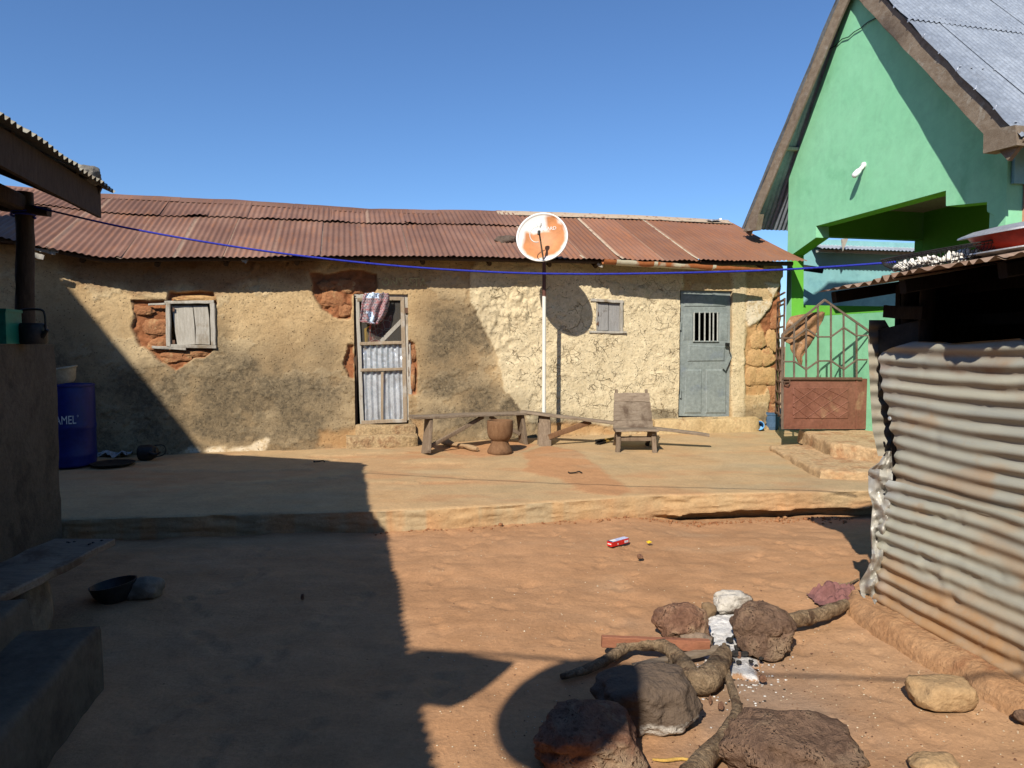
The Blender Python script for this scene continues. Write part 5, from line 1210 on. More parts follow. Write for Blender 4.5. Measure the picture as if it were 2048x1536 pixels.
# cloth on the screen door
rows_ = [(586, 731, 776), (592, 727, 778), (604, 724, 778), (618, 722, 775), (632, 720, 769), (640, 718.5, 764), (644, 722, 758), (648, 738, 757)]
def clp(x, y, h): return Pn(x, y, .0 + h)
ys = np.linspace(586, 648, 46); cl = np.zeros((46, 60, 3)); blue = np.zeros((46, 60))
for j, y in enumerate(ys):
    xl = np.interp(y, [r[0] for r in rows_], [r[1] for r in rows_]); xr = np.interp(y, [r[0] for r in rows_], [r[2] for r in rows_])
    for i in range(60):
        k = i / 59; v = (y - 586) / 62
        h = .05 + .055 * math.sin(math.pi * k) * (1 - .3 * v) + .028 * math.sin(k * 21 + v * 2.5 + 1.2 * math.sin(v * 4)) * min(1, .25 + v) + .02 * mn.noise(Vector((k * 6, v * 5, 3)))
        cl[j, i] = clp(xl + (xr - xl) * k + 1.5 * mn.noise(Vector((k * 4, v * 6, 8))), y + 2.5 * mn.noise(Vector((k * 7, v, 5))), h); blue[j, i] = max(float(v < .16 and .1 < k < .6), float(v > .58 and abs(k - .42 - .1 * math.sin(v * 9)) < .12))
vs, fs = gridmesh(cl); clo = solo('cloth', 'bundled red navy and white printed cloth hung over the top of the screen door', 'cloth', (vs.tolist(), fs), CLOTHM, Pn(748, 648, .05), None, 180, {'blue': blue.ravel()})
md = clo.modifiers.new('thickness', 'SOLIDIFY'); md.thickness = .008

# blue drum with a basin on its rim
bc = V3(*atz(152, 938, HP).xy, HP); rb_ = .30; bc = V3(atz(187, 930, HP).x - rb_ + .01, bc.y + .26, HP + .0)
drum = thing('drum', 'dark blue plastic drum half hidden behind the veranda wall', 'drum', bc)
hd_ = aty(160, 768, bc.y).z - HP
ob('body', lathe([(.27, 0), (.292, .02), (.295, .10), (.30, .12), (.30, .15), (.295, .17), (.295, .42), (.302, .44), (.302, .48), (.295, .50), (.295, hd_ - .16), (.292, hd_ - .05), (.283, hd_ - .02)], bc, 56), PLBLUE, drum, 40)
ob('rim', lathe([(.27, hd_ - .03), (.297, hd_ - .025), (.299, hd_ - .005), (.29, hd_), (.27, hd_ - .002), (.26, hd_ - .03)], bc, 56), PLBLUE, drum, 40)
tv, tf = text_vf('CAMEL', .135, 0); zl_ = aty(140, 842, bc.y - .3).z; ce = aty(161, 842, bc.y - .29)
ang0 = math.atan2(ce.x - bc.x, -(ce.y - bc.y)); xm = max(p.x for p in tv)
def wrap(p, r): a = ang0 + (p.x - xm) * .62 / r; return V3(bc.x + math.sin(a) * r, bc.y - math.cos(a) * r, zl_ + p.y)
ob('lettering', ([wrap(p, .306) for p in tv], tf), TEXTW, drum, 0)['kind'] = 'stuff'
ob('trademark_ring', tube([wrap(V3(xm + .03 + .011 * math.cos(a), .045 + .011 * math.sin(a), 0), .307) for a in np.linspace(0, 2 * math.pi, 17)], .0016, 4, False), TEXTW, drum)
bz = bc.z + hd_; bcb = aty(128, 766, bc.y - .12); bcb = V3(bcb.x, bcb.y, bz + .004)
bas = thing('basin', 'white basin with a cream side tilted on top of the blue drum', 'basin', bcb)
Zt = V3(-.14, -.1, 1).normalized(); Xt = V3(1, 0, .14).normalized(); Yt = Zt.cross(Xt)
ob('bowl', lathe([(0, .0), (.10, .0), (.125, .03), (.155, .155), (.17, .165), (.17, .175), (.150, .168), (.12, .04), (0, .02)], bcb + Zv * .015, 40, Xt, Yt, Zt), M('cream_enamel', (.36, .29, .18), (.46, .40, .29), 5, rough=.4, bs=.05), bas)

# odds and ends at the foot of the wall
c = FP(214, 914); vs, fs = gridmesh(np.array([[(c.x - .24 + .48 * i / 23 + .02 * mn.noise(Vector((i, j, 1)) * .5), c.y - .02 + .22 * j / 15, c.z + .03 + .06 * mn.fractal(Vector((i * .22, j * .3, 6)), 1, 2, 3)) for i in range(24)] for j in range(16)]))
solo('rag', 'crumpled dull white rag beside the blue drum', 'rag', (vs.tolist(), fs), RAG, c, None, 180)
c = FP(226, 930); tray = thing('tray', 'dark round metal tray flat on the terrace by the drum', 'tray', c)
ob('dish', lathe([(0, .012), (.19, .012), (.225, .03), (.235, .032), (.235, .026), (.20, .0), (0, .0)], c, 44), DARKMET, tray)
c = FP(300, 920); kt = thing('tea_kettle', 'small dark kettle lying on its side near the wall', 'kettle', c); Xk = V3(1, .1, .12).normalized(); Yk = V3(-.1, 1, 0).normalized(); Zk = Xk.cross(Yk)
ob('body', lathe([(0, -.12), (.085, -.12), (.10, -.10), (.098, .0), (.075, .06), (.05, .075), (.05, .09), (0, .09)], c + Zv * .095, 28, Yk, Zk, Xk), DARKMET, kt)
ob('spout', tube(smoothpts([c + Xk * .02 + Zv * .10 - Yk * .08, c + Xk * .10 + Zv * .07 - Yk * .10, c + Xk * .17 + Zv * .09 - Yk * .11], 4), [.022] * 5 + [.012] * 4, 8), DARKMET, kt, 60)
ob('handle', tube(smoothpts([c + Xk * .06 + Zv * .17, c + Xk * .16 + Zv * .16, c + Xk * .19 + Zv * .09, c + Xk * .15 + Zv * .04, c + Xk * .06 + Zv * .03], 5), .007, 6), DARKMET, kt, 60)
c = FP(1546, 860); c = V3(c.x, c.y + .10, c.z); kb = (c - CAM).length / F
bu = thing('bucket', 'slate blue plastic bucket at the broken corner of the mud house', 'bucket', c)
hb_ = 33 * kb
ob('body', lathe([(0, 0), (.107, 0), (.112, .01), (.123, hb_ - .05), (.133, hb_ - .045), (.133, hb_ - .01), (.136, hb_), (.126, hb_), (.118, .04), (0, .03)], c, 36), BUCKETM, bu)
c = FP(1523, 862); cup = thing('cup', 'small sky blue plastic cup tipped towards the courtyard', 'cup', c)
Zc = V3(-.35, -.85, .25).normalized(); Xc = Zc.cross(Zv).normalized(); Yc = Zc.cross(Xc); c2 = c + Zv * .072 + V * .05
ob('body', lathe([(0, -.07), (.045, -.07), (.066, .05), (.072, .055), (.072, .065), (.06, .06), (.042, -.06), (0, -.06)], c2, 28, Xc, Yc, Zc), CUPM, cup)
c = FP(1496, 858); vs, fs = gridmesh(np.array([[(c.x - .08 + .16 * i / 13, c.y + .10 * j / 9, c.z + .025 + .045 * mn.fractal(Vector((i * .4, j * .5, 2)), 1, 2, 3)) for i in range(14)] for j in range(10)]))
solo('plastic_scrap', 'crumpled green plastic scrap at the foot of the wall near the cup', 'litter', (vs.tolist(), fs), GREENRAG, c, None, 180)

# stones holding the roofs down
c = Pn(1012, 476, -.35); k = (c - CAM).length / F; c = V3(c.x, c.y, ez(uz(1012, 476, -.35)[0]) + .37 * .75 - .02)
solo('rock', 'flat dark rock lying on the rusty roof left of the satellite dish', 'rock', rockvf(c, 24 * k, .14, .19, 5, 4, .22, .05, .12, .1, .4), M('dark_roof_rock', (.08, .06, .045), (.15, .11, .085), 6, bs=.8, bsc=25, bd=.02), c, None, 60)
pt = aty(176, 347, 5.12); kq = (pt - CAM).length / F
c = pt - Zv * .07; solo('rock', 'small grey rock on the eave of the dark veranda roof', 'rock', rockvf(c, 22 * kq, .09, .15, 8, 4, .14, .05, .1, 0, .3), M('grey_roof_rock', (.13, .12, .10), (.24, .22, .19), 8, bs=.9, bsc=30, bd=.02), c, None, 60)

# ================================================================== AT THE VERANDA
pk = lambda px, d: aty(px, 683, d)
c = aty(66, 684, 5.02); c = V3(c.x, c.y, 1.578)
ket = thing('cooking_pot', 'dark metal pot with a tall wire handle on the veranda wall', 'pot', c)
ob('body', lathe([(0, 0), (.082, 0), (.09, .015), (.092, .11), (.086, .135), (.075, .145), (.07, .14), (.07, .03), (0, .02)], c, 32), DARKMET, ket)
ob('handle', tube(smoothpts([c + V3(-.09, 0, .10), c + V3(-.095, 0, .18), c + V3(-.075, 0, .235), c + V3(.06, 0, .24), c + V3(.09, 0, .20), c + V3(.092, 0, .10)], 5), .008, 6), DARKMET, ket, 60)
ob('spout', tube([c + V3(.08, -.02, .05), c + V3(.125, -.03, .10)], [.02, .012], 8), DARKMET, ket)
c = aty(2, 684, 4.85); c = V3(c.x - .02, c.y, 1.578)
gbx = thing('plastic_crate', 'dark green plastic crate on the veranda wall at the frame edge', 'crate', c)
ob('body', box(c + Zv * .115, .20, .24, .23, U, V, Zv), GREENBOX, gbx, 20); ob('rim', box(c + Zv * .225, .212, .252, .02, U, V, Zv), GREENBOX, gbx, 20)
# plank seat on blocks
pa, pb2 = V3(-2.53, 4.14, .40), V3(-2.50, 1.4, .40)
sb = thing('bench', 'worn wide plank bench on blocks in the dark shade at the left', 'bench', V3(-2.5, 3.3, 0))
ob('seat', bar(pa, pb2, .36, .045, Zv, 24, .006), WOODGREY, sb)
for t, k in ((.16, 1), (.62, 2)):
    q = pa.lerp(pb2, t); vs, fs = rockvf(V3(q.x - .08, q.y, 0), .13, .16, .40, 20 + k, 3, .06, .02, .02, .1, .8); ob('support_block', (vs, fs), CEMENT, sb, 60)
nb = MB()
for i in range(7): nb.add(lathe([(.008, 0), (.008, .006), (0, .008)], pa + V3(ru(-.14, .14), -ru(.03, .14), .024), 6))
ob('nail', nb, DARKMET, sb)['kind'] = 'stuff'
c = GR(214, 1212); c = V3(c.x, c.y + .1, 0); bw = thing('basin', 'dark basin tipped on the ground beside the stone at the plank bench', 'basin', c)
ob('bowl', lathe([(0, 0), (.08, 0), (.12, .06), (.135, .11), (.127, .11), (.11, .07), (.07, .02), (0, .015)], c, 36, V3(1, 0, .15).normalized(), V3(0, 1, 0), V3(-.15, 0, 1).normalized()), DARKMET, bw)
c = GR(275, 1206); c = V3(c.x, c.y + .1, 0); solo('rock', 'pale rounded stone on the ground in the deep shade', 'rock', rockvf(c, .115, .10, .15, 31, 4, .10, .03, .1, 0, .3), CEMENT, c, None, 60)

# the blue line
rp0 = pc + Zv * 2.48 - U * .0; pts = []
for px, py, d in ((66, 413, 5.20), (260, 457, 5.12), (500, 498, 5.03), (740, 527, 4.95), (960, 543, 4.85), (1150, 548, 4.78), (1350, 546, 4.70), (1550, 540, 4.62), (1700, 531, 4.54), (1792, 524, 4.48)): pts.append(aty(px, py, d))
pts = smoothpts(pts, 14); tw = []
mb = MB(); mb.add(tube(pts, .0062, 7, True))
for s in (0, math.pi):
    mb.add(tube([p + V3(0, math.cos(i * 1.15 + s), math.sin(i * 1.15 + s)) * .0042 for i, p in enumerate([pts[0].lerp(pts[-1], 0)] and [q for a, b in zip(pts, pts[1:]) for q in (a, a.lerp(b, .33), a.lerp(b, .66))])], .0048, 5))
ln = thing('clothesline', 'blue twisted nylon line stretched from the veranda post to the tin shed', 'clothesline', pts[0] - Zv * .01)
ob('line', tube(pts, .0068, 8, True), ROPE, ln, 180)
rk = tube([pc + Zv * (2.50) + V3(math.cos(a) * .075, math.sin(a) * .075, .01 * a / 3) for a in np.linspace(0, 12.5, 40)], .008, 6); ob('knot', rk, ROPE, ln, 180)

# ================================================================== ON THE SHED ROOF
bkc = Rp(0, 0); bl_ = aty(1795, 536, 3.93); br_ = aty(1985, 486, 3.35)
def onroof(px, s_):                      # point on the shed roof under image column px, s from the eave
    best = None
    for t in np.linspace(-.2, 2.6, 280):
        p = Rp(t, s_, .014); r = p - CAM; k = r.y * math.cos(PITCH) - r.z * math.sin(PITCH); x = 1024 + F * r.x / k
        if best is None or abs(x - px) < best[0]: best = (abs(x - px), p)
    return best[1]
ca = onroof(1884, .24); kk = (ca - CAM).length / F
Zb = (Zv - SN * -.0 + rin * -.16).normalized(); Xb = rdir; Xb = (Xb - Zb * Xb.dot(Zb)).normalized(); Yb = Zb.cross(Xb)
bsk = thing('wire_basket', 'shallow wire basket of drying white food on the shed roof', 'basket', ca)
ra, rb2, hbk = .36, .22, .085
for rx, ry, z, w in ((ra, rb2, hbk, .004), (ra * .985, rb2 * .985, hbk - .012, .0025), (ra * .80, rb2 * .78, .02, .003), (ra * .68, rb2 * .66, .006, .003)):
    ob('ring', tube([ca + Xb * rx * math.cos(a) + Yb * ry * math.sin(a) + Zb * z for a in np.linspace(0, 2 * math.pi, 49)], w, 5, False), DARKMET, bsk, 60)
for i in range(84):
    a = 2 * math.pi * i / 84; e = lambda f, z: ca + Xb * ra * f * math.cos(a) + Yb * rb2 * f * math.sin(a) + Zb * z
    ob('wire', tube([e(1, hbk), e(.95, hbk * .6), e(.80, .02), e(.66, .006)], .0016, 4, False), DARKMET, bsk, 60)
for i in range(14):
    x = -.9 + 1.8 * i / 13; y = math.sqrt(max(0, 1 - x * x)); ob('wire', tube([ca + Xb * ra * .68 * x + Yb * rb2 * .66 * y * s + Zb * .005 for s in (-1, 1)], .0016, 4, False), DARKMET, bsk, 60)
mb = MB(); vs, fs = ico(1)
for i in range(170):
    a = ru(0, 2 * math.pi); q = math.sqrt(rnd()) * .78; zb_ = .018 + ru(0, .045) * (1 - q * q * .8)
    mx = Matrix.Rotation(ru(0, 6), 3, V3(ru(-1, 1), ru(-1, 1), ru(-1, 1)).normalized())
    p = ca + Xb * ra * q * math.cos(a) + Yb * rb2 * q * math.sin(a) + Zb * zb_
    mb.add(([p + mx @ V3(v.x * ru(.009, .014), v.y * .012, v.z * ru(.012, .024)) for v in vs], fs))
o = ob('dried_food', mb, WHITEFOOD, None, 50); o['kind'] = 'stuff'; o['label'] = 'white dried food pieces heaped in the wire basket'; o['category'] = 'food'
cb = onroof(2072, .46); ba = thing('basin', 'chipped red enamel basin between two aluminium trays on the shed roof', 'basin', cb + Zb * .028)
ob('bowl', lathe([(0, .03), (.20, .03), (.225, .05), (.262, .105), (.266, .112), (.255, .109), (.215, .05), (0, .042)], cb, 48, Xb, Yb, Zb), ENRED, ba)
t1 = thing('tray', 'aluminium tray under the red basin on the shed roof', 'tray', cb)
ob('plate', lathe([(0, 0), (.22, 0), (.275, .022), (.285, .026), (.283, .032), (.22, .012), (0, .01)], cb, 48, Xb, Yb, Zb), ALU, t1)
t2 = thing('tray', 'upturned aluminium tray covering the red basin', 'tray', cb + Zb * .11)
ob('plate', lathe([(.305, .106), (.30, .114), (.24, .130), (.14, .138), (0, .141)], cb, 48, Xb, Yb, Zb), ALU, t2)

# ================================================================== HEARTH
def rock(label, px, py, w, h, seed, mat, dr=.8, sub=4, boxy=.25, yaw=0, rough=.20, pit=.06, attrs=None, hz=None, name='hearth_stone', cat='rock', grp='stones of the open hearth', hscale=1.0):
    """rock whose visible foot is at (px, py), w wide and h high in the picture"""
    g = GR(px, py); k = (g - CAM).length / F; wid = w * k * .90; dep = wid * dr
    c = V3(g.x, g.y, 0); d = V3(g.x, g.y, 0).normalized(); c = c + d * dep * .42
    sn = EYE / (g - CAM).length; hh = hz if hz else max(.05, (h * k - .55 * dep * sn) / math.sqrt(1 - sn * sn)) * .80 * hscale
    vf = rockvf(c - Zv * .0, wid / 2, dep / 2, hh, seed, sub, rough, pit, .10, yaw, boxy)
    at = {'ash': attrs([p - c for p in vf[0]], wid, dep, hh)} if attrs else None
    return solo(name, label, cat, vf, mat, c, grp, 180, at)
rock('reddish pitted hearth stone at the back left of the ash', 1368, 1288, 112, 96, 2, LATERITE, .75, 5)
rock('small smooth brown stone wedged between the ash and the reddish stone', 1418, 1236, 36, 40, 4, SANDST if 0 else M('brown_small_stone', (.17, .11, .06), (.24, .16, .09), 6, bs=.5), .7, 3, .1)
rock('hearth stone whitened with ash at the back of the fire', 1462, 1232, 84, 66, 6, STONEASH, .8, 5, .25, 0, .17, .06, lambda ps, w, d, h: [min(1, .35 + .5 * p.z / h - .5 * p.x / w) for p in ps])
rock('large dark pitted hearth stone right of the ash', 1525, 1314, 136, 122, 8, LATDARK, .75, 5, .3)
rock('big sooty hearth stone with an ash whitened foot', 1288, 1484, 212, 168, 11, STONEASH, .75, 5, .3, 0, .15, .06, lambda ps, w, d, h: [max(0, 1.25 - (p.z + .02 + .25 * h * (p.x < -.1 * w)) / (.42 * h)) * (1 if p.y < .02 else .3) * (.85 + .3 * (p.x / w)) for p in ps])
rock('reddish brown hearth stone cut by the lower frame edge', 1178, 1572, 222, 166, 14, LATERITE, .8, 5, .3)
rock('broad pitted dark hearth stone at the lower frame edge', 1572, 1600, 262, 180, 17, LATDARK, .85, 5, .2)
rock('rounded dusty sandstone block below the shed footing', 1880, 1424, 122, 74, 21, SANDST, .7, 4, .5, .1, .08, .02, name='rock', grp=None)
rock('dusty sandstone cut by the frame edge below the sandstone block', 1868, 1560, 90, 50, 24, SANDST, .7, 4, .5, 0, .1, .02, name='rock', grp=None)
rock('dark little stone at the right frame edge by the footing', 2042, 1446, 30, 26, 26, LATDARK, .8, 3, .3, name='rock', grp=None)
for i, (px, py, w) in enumerate(((1525, 1366, 15), (1442, 1420, 12), (1420, 1408, 7), (1280, 1118, 13), (605, 1199, 8), (1388, 1404, 6), (1478, 1318, 9))):
    rock(('brown pebble on the earth right of the ash', 'brown pebble between the root and the sooty stone', 'tiny pebble left of the crooked root', 'brown pebble below the red and blue box', 'dark lump on the shaded ground by the terrace', 'tiny pebble beside the sooty stone', 'dark pebble at the edge of the ash')[i], px, py, w, w * .8, 40 + i, LATERITE, .8, 3, .2, name='pebble', cat='stone', grp='pebbles scattered round the hearth')

ASHM, nt_, b_ = newmat('powdery_ash'); co_ = coords(nt_); na_ = noi(nt_, co_, 22, 7, .7)
c_ = ramp(nt_, na_, [(.3, (.46, .43, .40)), (.5, (.66, .64, .61)), (.7, (.78, .76, .73))])
c_ = mixc(nt_, mth(nt_, 'MULTIPLY', attr(nt_, 'char'), ramp(nt_, na_, [(.42, .95), (.60, .2)])), c_, (.10, .09, .085))
c_ = mixc(nt_, ramp(nt_, mth(nt_, 'ADD', attr(nt_, 'thick'), mth(nt_, 'MULTIPLY', mth(nt_, 'SUBTRACT', na_, .5), 1.4)), [(.30, 0.), (.55, 1.)]), (.43, .245, .13), c_)
setb(nt_, b_, c_, 1., 0, na_, .8, .03, .1)
# ash bed
poly = [tuple(GR(*q).xy) for q in [(1412, 1232), (1470, 1222), (1505, 1240), (1484, 1262), (1490, 1290), (1520, 1318), (1508, 1346), (1462, 1344), (1440, 1332), (1396, 1346), (1386, 1330), (1420, 1314), (1415, 1296), (1396, 1286), (1412, 1262)]]
xs_ = np.linspace(min(p[0] for p in poly) - .06, max(p[0] for p in poly) + .06, 90); ys_ = np.linspace(min(p[1] for p in poly) - .06, max(p[1] for p in poly) + .06, 150); xg, yg = np.meshgrid(xs_, ys_)
sd = sdpoly(xg, yg, poly) + .035 * fbm(xg * 14, yg * 14, 91, 4); hz_ = .034 * sst(.03, -.06, sd) + .008 * sst(.02, -.01, sd) * fbm(xg * 25, yg * 25, 92, 3)
zg_ = ground_h(xg, yg) - .012 + hz_ + .013 * sst(.065, .0, sd)
vs, fs = gridmesh(np.stack([xg, yg, zg_], -1)); kp = (sd < .06); chc = GR(1474, 1312); r_, c_ = kp.shape
fs = [f for f in fs if all(kp.ravel()[i] for i in f)]
used = sorted({i for f in fs for i in f}); mp = {v: i for i, v in enumerate(used)}
o = ob('ash', (vs[used].tolist(), [tuple(mp[i] for i in f) for f in fs]), ASHM, None, 180, {'thick': np.clip(-sd.ravel()[used] / .10 + .45, 0, 1), 'char': np.clip(1.1 - np.hypot(xg.ravel()[used] - chc.x, (yg.ravel()[used] - chc.y)) / .12, 0, 1)}); o['kind'] = 'stuff'; o['label'] = 'white ash between the hearth stones'; o['category'] = 'ash'
# charcoal
vs0, fs0 = ico(2)
def lumpch(c, r, seed): return [Vector(c) + V3(v.x * r, v.y * r * .8, v.z * r * .7) * (1 + .5 * mn.noise(v * 1.6 + V3(seed, 0, 0))) for v in vs0], fs0
cs = [(1460, 1288, 13), (1475, 1303, 12), (1470, 1316, 14), (1489, 1316, 13), (1462, 1328, 12), (1448, 1310, 9), (1502, 1330, 8), (1481, 1296, 9), (1455, 1300, 8), (1522, 1324, 8), (1496, 1308, 10), (1477, 1332, 9), (1468, 1280, 7), (1512, 1338, 6)]
CL = ['charcoal lump highest up the white ash but one, left of the dark hearth stone', 'large charcoal lump in the middle of the ash heap', 'biggest charcoal lump left of centre in the ash', 'charcoal lump on the right rim of the ash by the dark stone foot', 'charcoal lump low in the ash beside the crooked root tip',
      'charcoal piece at the left, close to the forked branch knee', 'small charcoal piece fallen off the lower right of the ash', 'charcoal piece right under the dark hearth stone', 'charcoal piece between the log end and the middle lump', 'charcoal crumb farthest right, on bare earth', 'charcoal piece just above the right rim lump', 'lowest charcoal piece in the middle of the ash', 'topmost charcoal crumb on the white ash', 'charcoal crumb at the lower right on the earth']
for i, (x, y, r) in enumerate(cs):
    g = GR(x, y); k = (g - CAM).length / F; rr2 = r * k * .55; c = V3(g.x, g.y, .012 + rr2 * .5)
    solo('charcoal', CL[i], 'charcoal', lumpch(c, rr2, i * 3.3), CHAR, c - Zv * rr2 * .5, 'charcoal lumps in the ash', 50)
g = GR(1525, 1240); cst = aty(1526, 1232, GR(1525, 1314).y + .14)
# wood
def wood(name, label, cat, pts, rs, mat, n=14, k=6, jit=.14, grp=None, z=0):
    P3 = [GR(x, y) + Zv * (zz) for x, y, zz in pts]; sp = smoothpts(P3, k); sr = smoothr(rs, k)
    t = thing(name, label, cat, V3(P3[0].x, P3[0].y, 0), grp)
    vs, fs = tube(sp, sr, n, True, jit); ob('stem', (vs, fs), mat, t, 60); return t
fk = wood('branch', 'thick forked bark branch lying before the ash with a bent knee', 'branch', [(1232, 1312, .05), (1290, 1312, .06), (1332, 1318, .06), (1362, 1346, .06), (1385, 1376, .05), (1408, 1384, .05), (1432, 1362, .055), (1448, 1330, .06)], [.026, .029, .032, .038, .050, .058, .054, .038], BARK)
P3 = [GR(x, y) + Zv * z for x, y, z in ((1250, 1314, .05), (1215, 1334, .04), (1170, 1352, .03), (1122, 1362, .02))]
ob('fork', tube(smoothpts(P3, 5), smoothr([.028, .026, .022, .014], 5), 10, True, .1), BARK, fk, 60)
ob('twig_stub', tube([GR(1345, 1330) + Zv * .06, GR(1338, 1352) + Zv * .03], [.02, .008], 8), BARK, fk, 60)
wood('root', 'crooked forked root curling past the lower edge stone', 'branch', [(1448, 1308, .05), (1450, 1340, .04), (1458, 1378, .04), (1468, 1408, .04), (1474, 1440, .04), (1462, 1475, .05), (1440, 1512, .05), (1408, 1550, .06), (1370, 1600, .06)], [.011, .015, .017, .019, .022, .028, .035, .040, .042], BARK)
wood('log', 'smooth round log end poking out behind the dark hearth stone', 'log', [(1560, 1262, .05), (1610, 1252, .045), (1650, 1240, .042), (1690, 1222, .042)], [.040, .041, .038, .032], BARK)
wood('log', 'grey burnt log end beside the red board in the ash', 'log', [(1360, 1288, .03), (1390, 1288, .035), (1425, 1296, .035)], [.02, .03, .022], M('burnt_grey_wood', (.16, .11, .075), (.27, .20, .145), 9, (.04, .035, .03), .6, 8, bs=.7))
wood('twig', 'pale peeled twig on the earth at the lower frame edge', 'twig', [(1305, 1524, .01), (1330, 1528, .014), (1362, 1524, .012), (1385, 1526, .01)], [.004, .006, .006, .004], STRAW)
wood('twig', 'thin dark twig in front of the crumpled shed corner', 'twig', [(1674, 1170, .01), (1690, 1172, .012), (1704, 1168, .012), (1718, 1160, .01)], [.006, .008, .007, .005], BARK)
def plankon(label, a, b, za, zb, w, t, mat, w1=None):
    p, q = GR(*a), GR(*b); p.z = za; q.z = zb
    pl_ = thing('plank', label, 'plank', V3(p.x, p.y, 0)); ob('board', bar(p, q, w, t, Zv, 10, .002, .1, w1), mat, pl_); return pl_, p, q
_, p, q = plankon('planed reddish board with one end burning in the ash', (1203, 1312), (1418, 1310), .075, .05, .035, .055, REDBOARD)
plankon('grey board lying flat under the forked branch', (1268, 1342), (1440, 1308), .02, .03, .05, .02, WOODGREY)

# ================================================================== LITTER
c0, c1 = GR(1224, 1094), GR(1257, 1085); ca_ = (c1 - c0); ca_.z = 0; Lb = ca_.length * 1.02; ca_.normalize(); cb_ = Vector((-ca_.y, ca_.x, 0))
tb = thing('box', 'small red and blue cardboard box lying on the red earth', 'box', c0)
k = .001; w_ = .052; h_ = .036; b0 = c0 + cb_ * w_ / 2 - Zv * .004
ob('carton', box(b0 + ca_ * Lb / 2 + Zv * (h_ / 2 + .003), Lb, w_, h_, ca_, cb_, Zv), REDB, tb, 20)
ob('top_panel', box(b0 + ca_ * (Lb / 2 + .002) + Zv * (h_ + .005), Lb - .004, w_ - .003, .002, ca_, cb_, Zv), BLUEB, tb, 20)
ob('top_print', box(b0 + ca_ * .045 + Zv * (h_ + .0072), .05, .03, .0014, ca_, cb_, Zv), WHITEP, tb, 20)
ob('navy_band', box(b0 + ca_ * .006 + Zv * (h_ + .0075), .012, w_ - .006, .0016, ca_, cb_, Zv), PLBLUE, tb, 20)
ob('end_print', box(b0 - ca_ * .001 + Zv * .022, .001, .036, .008, ca_, cb_, Zv), WHITEP, tb, 20)
ob('side_print', box(b0 + ca_ * (Lb - .03) - cb_ * (w_ / 2 + .0005) + Zv * .018, .045, .001, .018, ca_, cb_, Zv), TEXTW, tb, 20)
ob('side_mark', box(b0 + ca_ * .07 - cb_ * (w_ / 2 + .0005) + Zv * .016, .010, .001, .010, ca_, cb_, Zv), WHITEP, tb, 20)
c = GR(1298, 1086); vs, fs = ico(2); solo('wrapper', 'tiny crumpled yellow wrapper right of the red box', 'wrapper', ([c + V3(v.x * .020, v.y * .016, v.z * .010 + .009) + v * .016 * mn.noise(v * 2.4) for v in vs], fs), YEL, c, None, 20)
c = GR(1690, 1208); dr_ = np.array([[(c.x - .17 + .34 * i / 29 + .02 * mn.noise(Vector((i * .3, j * .3, 7))), c.y - .03 + .20 * j / 21, max(.004, .05 + .085 * mn.fractal(Vector((i * .16, j * .2, 3)), 1, 2, 3) - .09 * (abs(i / 29 - .5) * 2) ** 3 - .06 * (1 - j / 21) ** 4)) for i in range(30)] for j in range(22)])
vs, fs = gridmesh(dr_); solo('cloth', 'faded maroon cloth crumpled at the foot of the shed corner', 'cloth', (vs.tolist(), fs), MAROON, c, None, 180)
# black scraps on the terrace
for i, (x, y, l) in enumerate(((1150, 946, 26), (640, 924, 22))):
    g = FP(x, y); k = (g - CAM).length / F
    tag(ob('twig', tube(smoothpts([g + V3(-l * k * .5, 0, .01), g + V3(-l * k * .4, -.06, .012), g + V3(0, -.05, .015), g + V3(l * k * .3, -.02, .02), g + V3(l * k * .5, -.05, .01)], 4), .007, 6), BLACKB, None, 60), ('thin black curled twig on the red dirt patch of the terrace', 'dark twig in the sunlit strip before the wall')[i], 'twig')
# small stuff strewn on the earth
mb = MB(); mw = MB(); vs1, fs1 = ico(1); rs_ = random.Random(5)
for i in range(1250):
    px = rs_.uniform(850, 2048) if i < 1000 else rs_.uniform(1560, 2048); py = 1050 + 486 * rs_.random() ** .8 if i < 1000 else rs_.uniform(1240, 1536)
    g = GR(px, py); r = rs_.uniform(.0008, .0034) * (1.6 if rs_.random() < .06 else 1); s_ = rs_.uniform(.5, 1)
    z = float(ground_h(np.array([g.x]), np.array([g.y]))[0])
    (mw if rs_.random() < .55 else mb).add(([V3(g.x + v.x * r * 1.4, g.y + v.y * r, z + .002 + v.z * r * s_) for v in vs1], fs1))
o = ob('pebbles', mb, LATERITE, None, 180); o['kind'] = 'stuff'
o = ob('straw_bits', mw, M('pale_chaff', (.50, .42, .28), (.66, .58, .44), 20, bs=0), None, 180); o['kind'] = 'stuff'

mb = MB()
for i in range(260):
    x = rs_.uniform(-1.2, 3.3) if i < 120 else rs_.uniform(1.2, 3.3); y = float(kerb_y(np.array([x]))[0]) - abs(rs_.gauss(0, .07)) - .005; r = rs_.uniform(.004, .014) * (1.8 if rs_.random() < .1 else 1)
    z = float(ground_h(np.array([x]), np.array([y]))[0]); mb.add(([V3(x + v.x * r * rs_.uniform(.8, 1.3), y + v.y * r, z + r * .4 + v.z * r * .7) for v in vs1], fs1))
o = ob('earth_crumbs', mb, MUDBLK, None, 180); o['kind'] = 'stuff'
mb = MB(); mk = MB()
for i in range(330):
    px, py = rs_.gauss(1470, 55), rs_.gauss(1325, 45); g = GR(px, py); r = rs_.uniform(.0015, .006); z = float(ground_h(np.array([g.x]), np.array([g.y]))[0])
    (mk if i % 3 == 0 else mb).add(([V3(g.x + v.x * r * 1.3, g.y + v.y * r, z + .003 + (.022 if abs(px - 1460) < 40 and 1240 < py < 1335 else 0) + v.z * r * .7) for v in vs1], fs1))
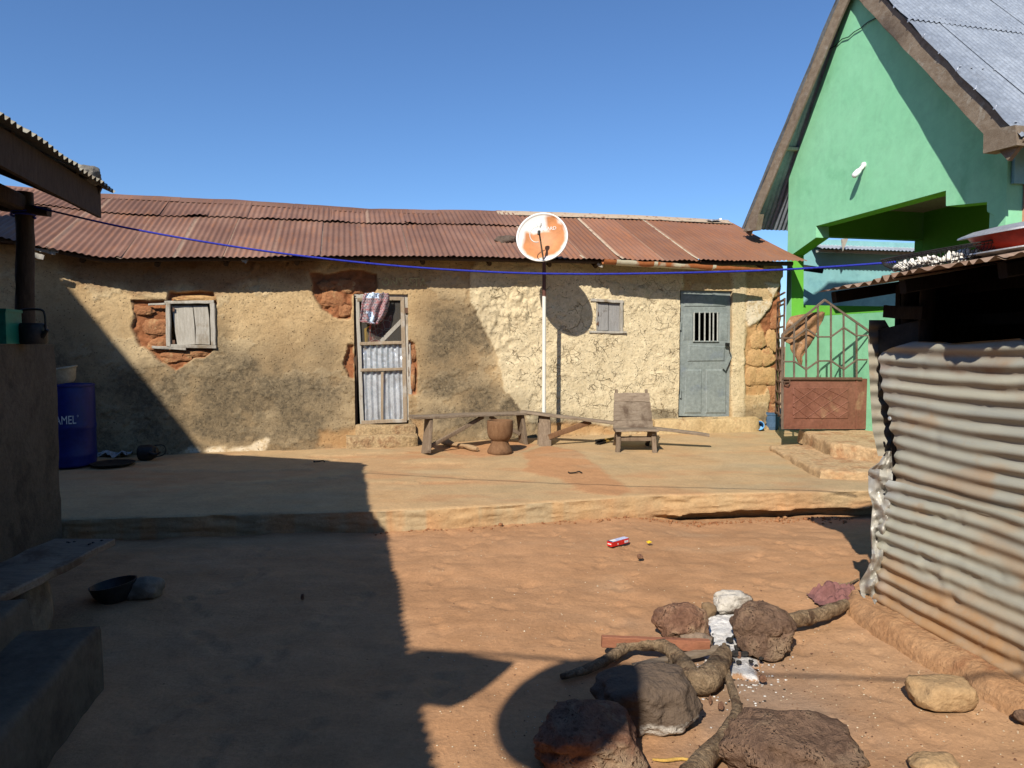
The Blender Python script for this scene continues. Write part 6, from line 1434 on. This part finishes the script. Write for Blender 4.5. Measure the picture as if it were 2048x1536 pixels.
o = ob('ash_flakes', mb, ASH, None, 180); o['kind'] = 'stuff'; o = ob('charcoal_crumbs', mk, CHAR, None, 180); o['kind'] = 'stuff'

# ================================================================== BEHIND THE CAMERA (their shadows reach the yard)
dc = V3(-1.13, -.50, 3.0); d2z = (-TRAVEL).normalized(); d2x = Zv.cross(d2z).normalized(); d2y = d2z.cross(d2x)
ds = thing('satellite_dish', 'second satellite dish on a steel pole beside the veranda roof', 'satellite dish', V3(-1.22, -.70, 0))
ob('reflector', lathe([(0, -.05), (.10, -.045), (.21, -.03), (.315, 0), (.32, .006), (.31, .004)], dc, 48, d2x, d2y, d2z), WHITEP, ds, 60)
ob('pole', tube([V3(-1.22, -.70, -.02), V3(-1.22, -.70, 3.0)], .025, 12), WHITEP, ds)
ob('bracket', bar(V3(-1.22, -.70, 2.95), dc - d2z * .05, .06, .05, Zv, 2, 0), IRON, ds)
kx = V3(-TRAVEL.x, -TRAVEL.y, -TRAVEL.z) / (-TRAVEL.z)
wa = GR(700, 1290) + kx * 3.1; wb = GR(2048, 1368) + kx * 3.1; wm = (wa + wb) / 2 - Zv * .03
tag(ob('power_cable', tube(smoothpts([wa - (wb - wa) * .6, wa, wm, wb, wb + (wb - wa) * 1.0], 8), .011, 6), WIREM, None, 60), 'black overhead cable strung across the yard above the viewer', 'cable')

# unseen house added at the viewer's back, built tall to block sky light
rh = thing('sky_blocker_house', 'plain unseen house added behind the viewer to block sky light', 'house', V3(0, -4.5, 0))
ob('wall', box(V3(1.5, -4.6, 2.3), 15, .25, 4.7), CEMENT, rh); ob('wall', box(V3(1.5, -8.4, 2.3), 15, .25, 4.7), CEMENT, rh)
for y0, y1, z0, z1 in ((-3.9, -6.5, 4.4, 6.2), (-9.1, -6.5, 4.4, 6.2)):
    xx, ss = np.meshgrid(np.linspace(-6.4, 9.4, 1200), np.linspace(0, 1, 4)); Pp = np.stack([xx, y0 + (y1 - y0) * ss, z0 + (z1 - z0) * ss + .01 * np.cos(xx * 2 * np.pi / .076)], -1); ob('roof', gridmesh(Pp), ROOFM, rh, 180, {'seam': np.zeros(Pp.shape[0] * Pp.shape[1]), 'tone': np.zeros(Pp.shape[0] * Pp.shape[1])})
ob('door', box(V3(.8, -4.46, 1.0), .9, .05, 2.0), GREYDOOR, rh)
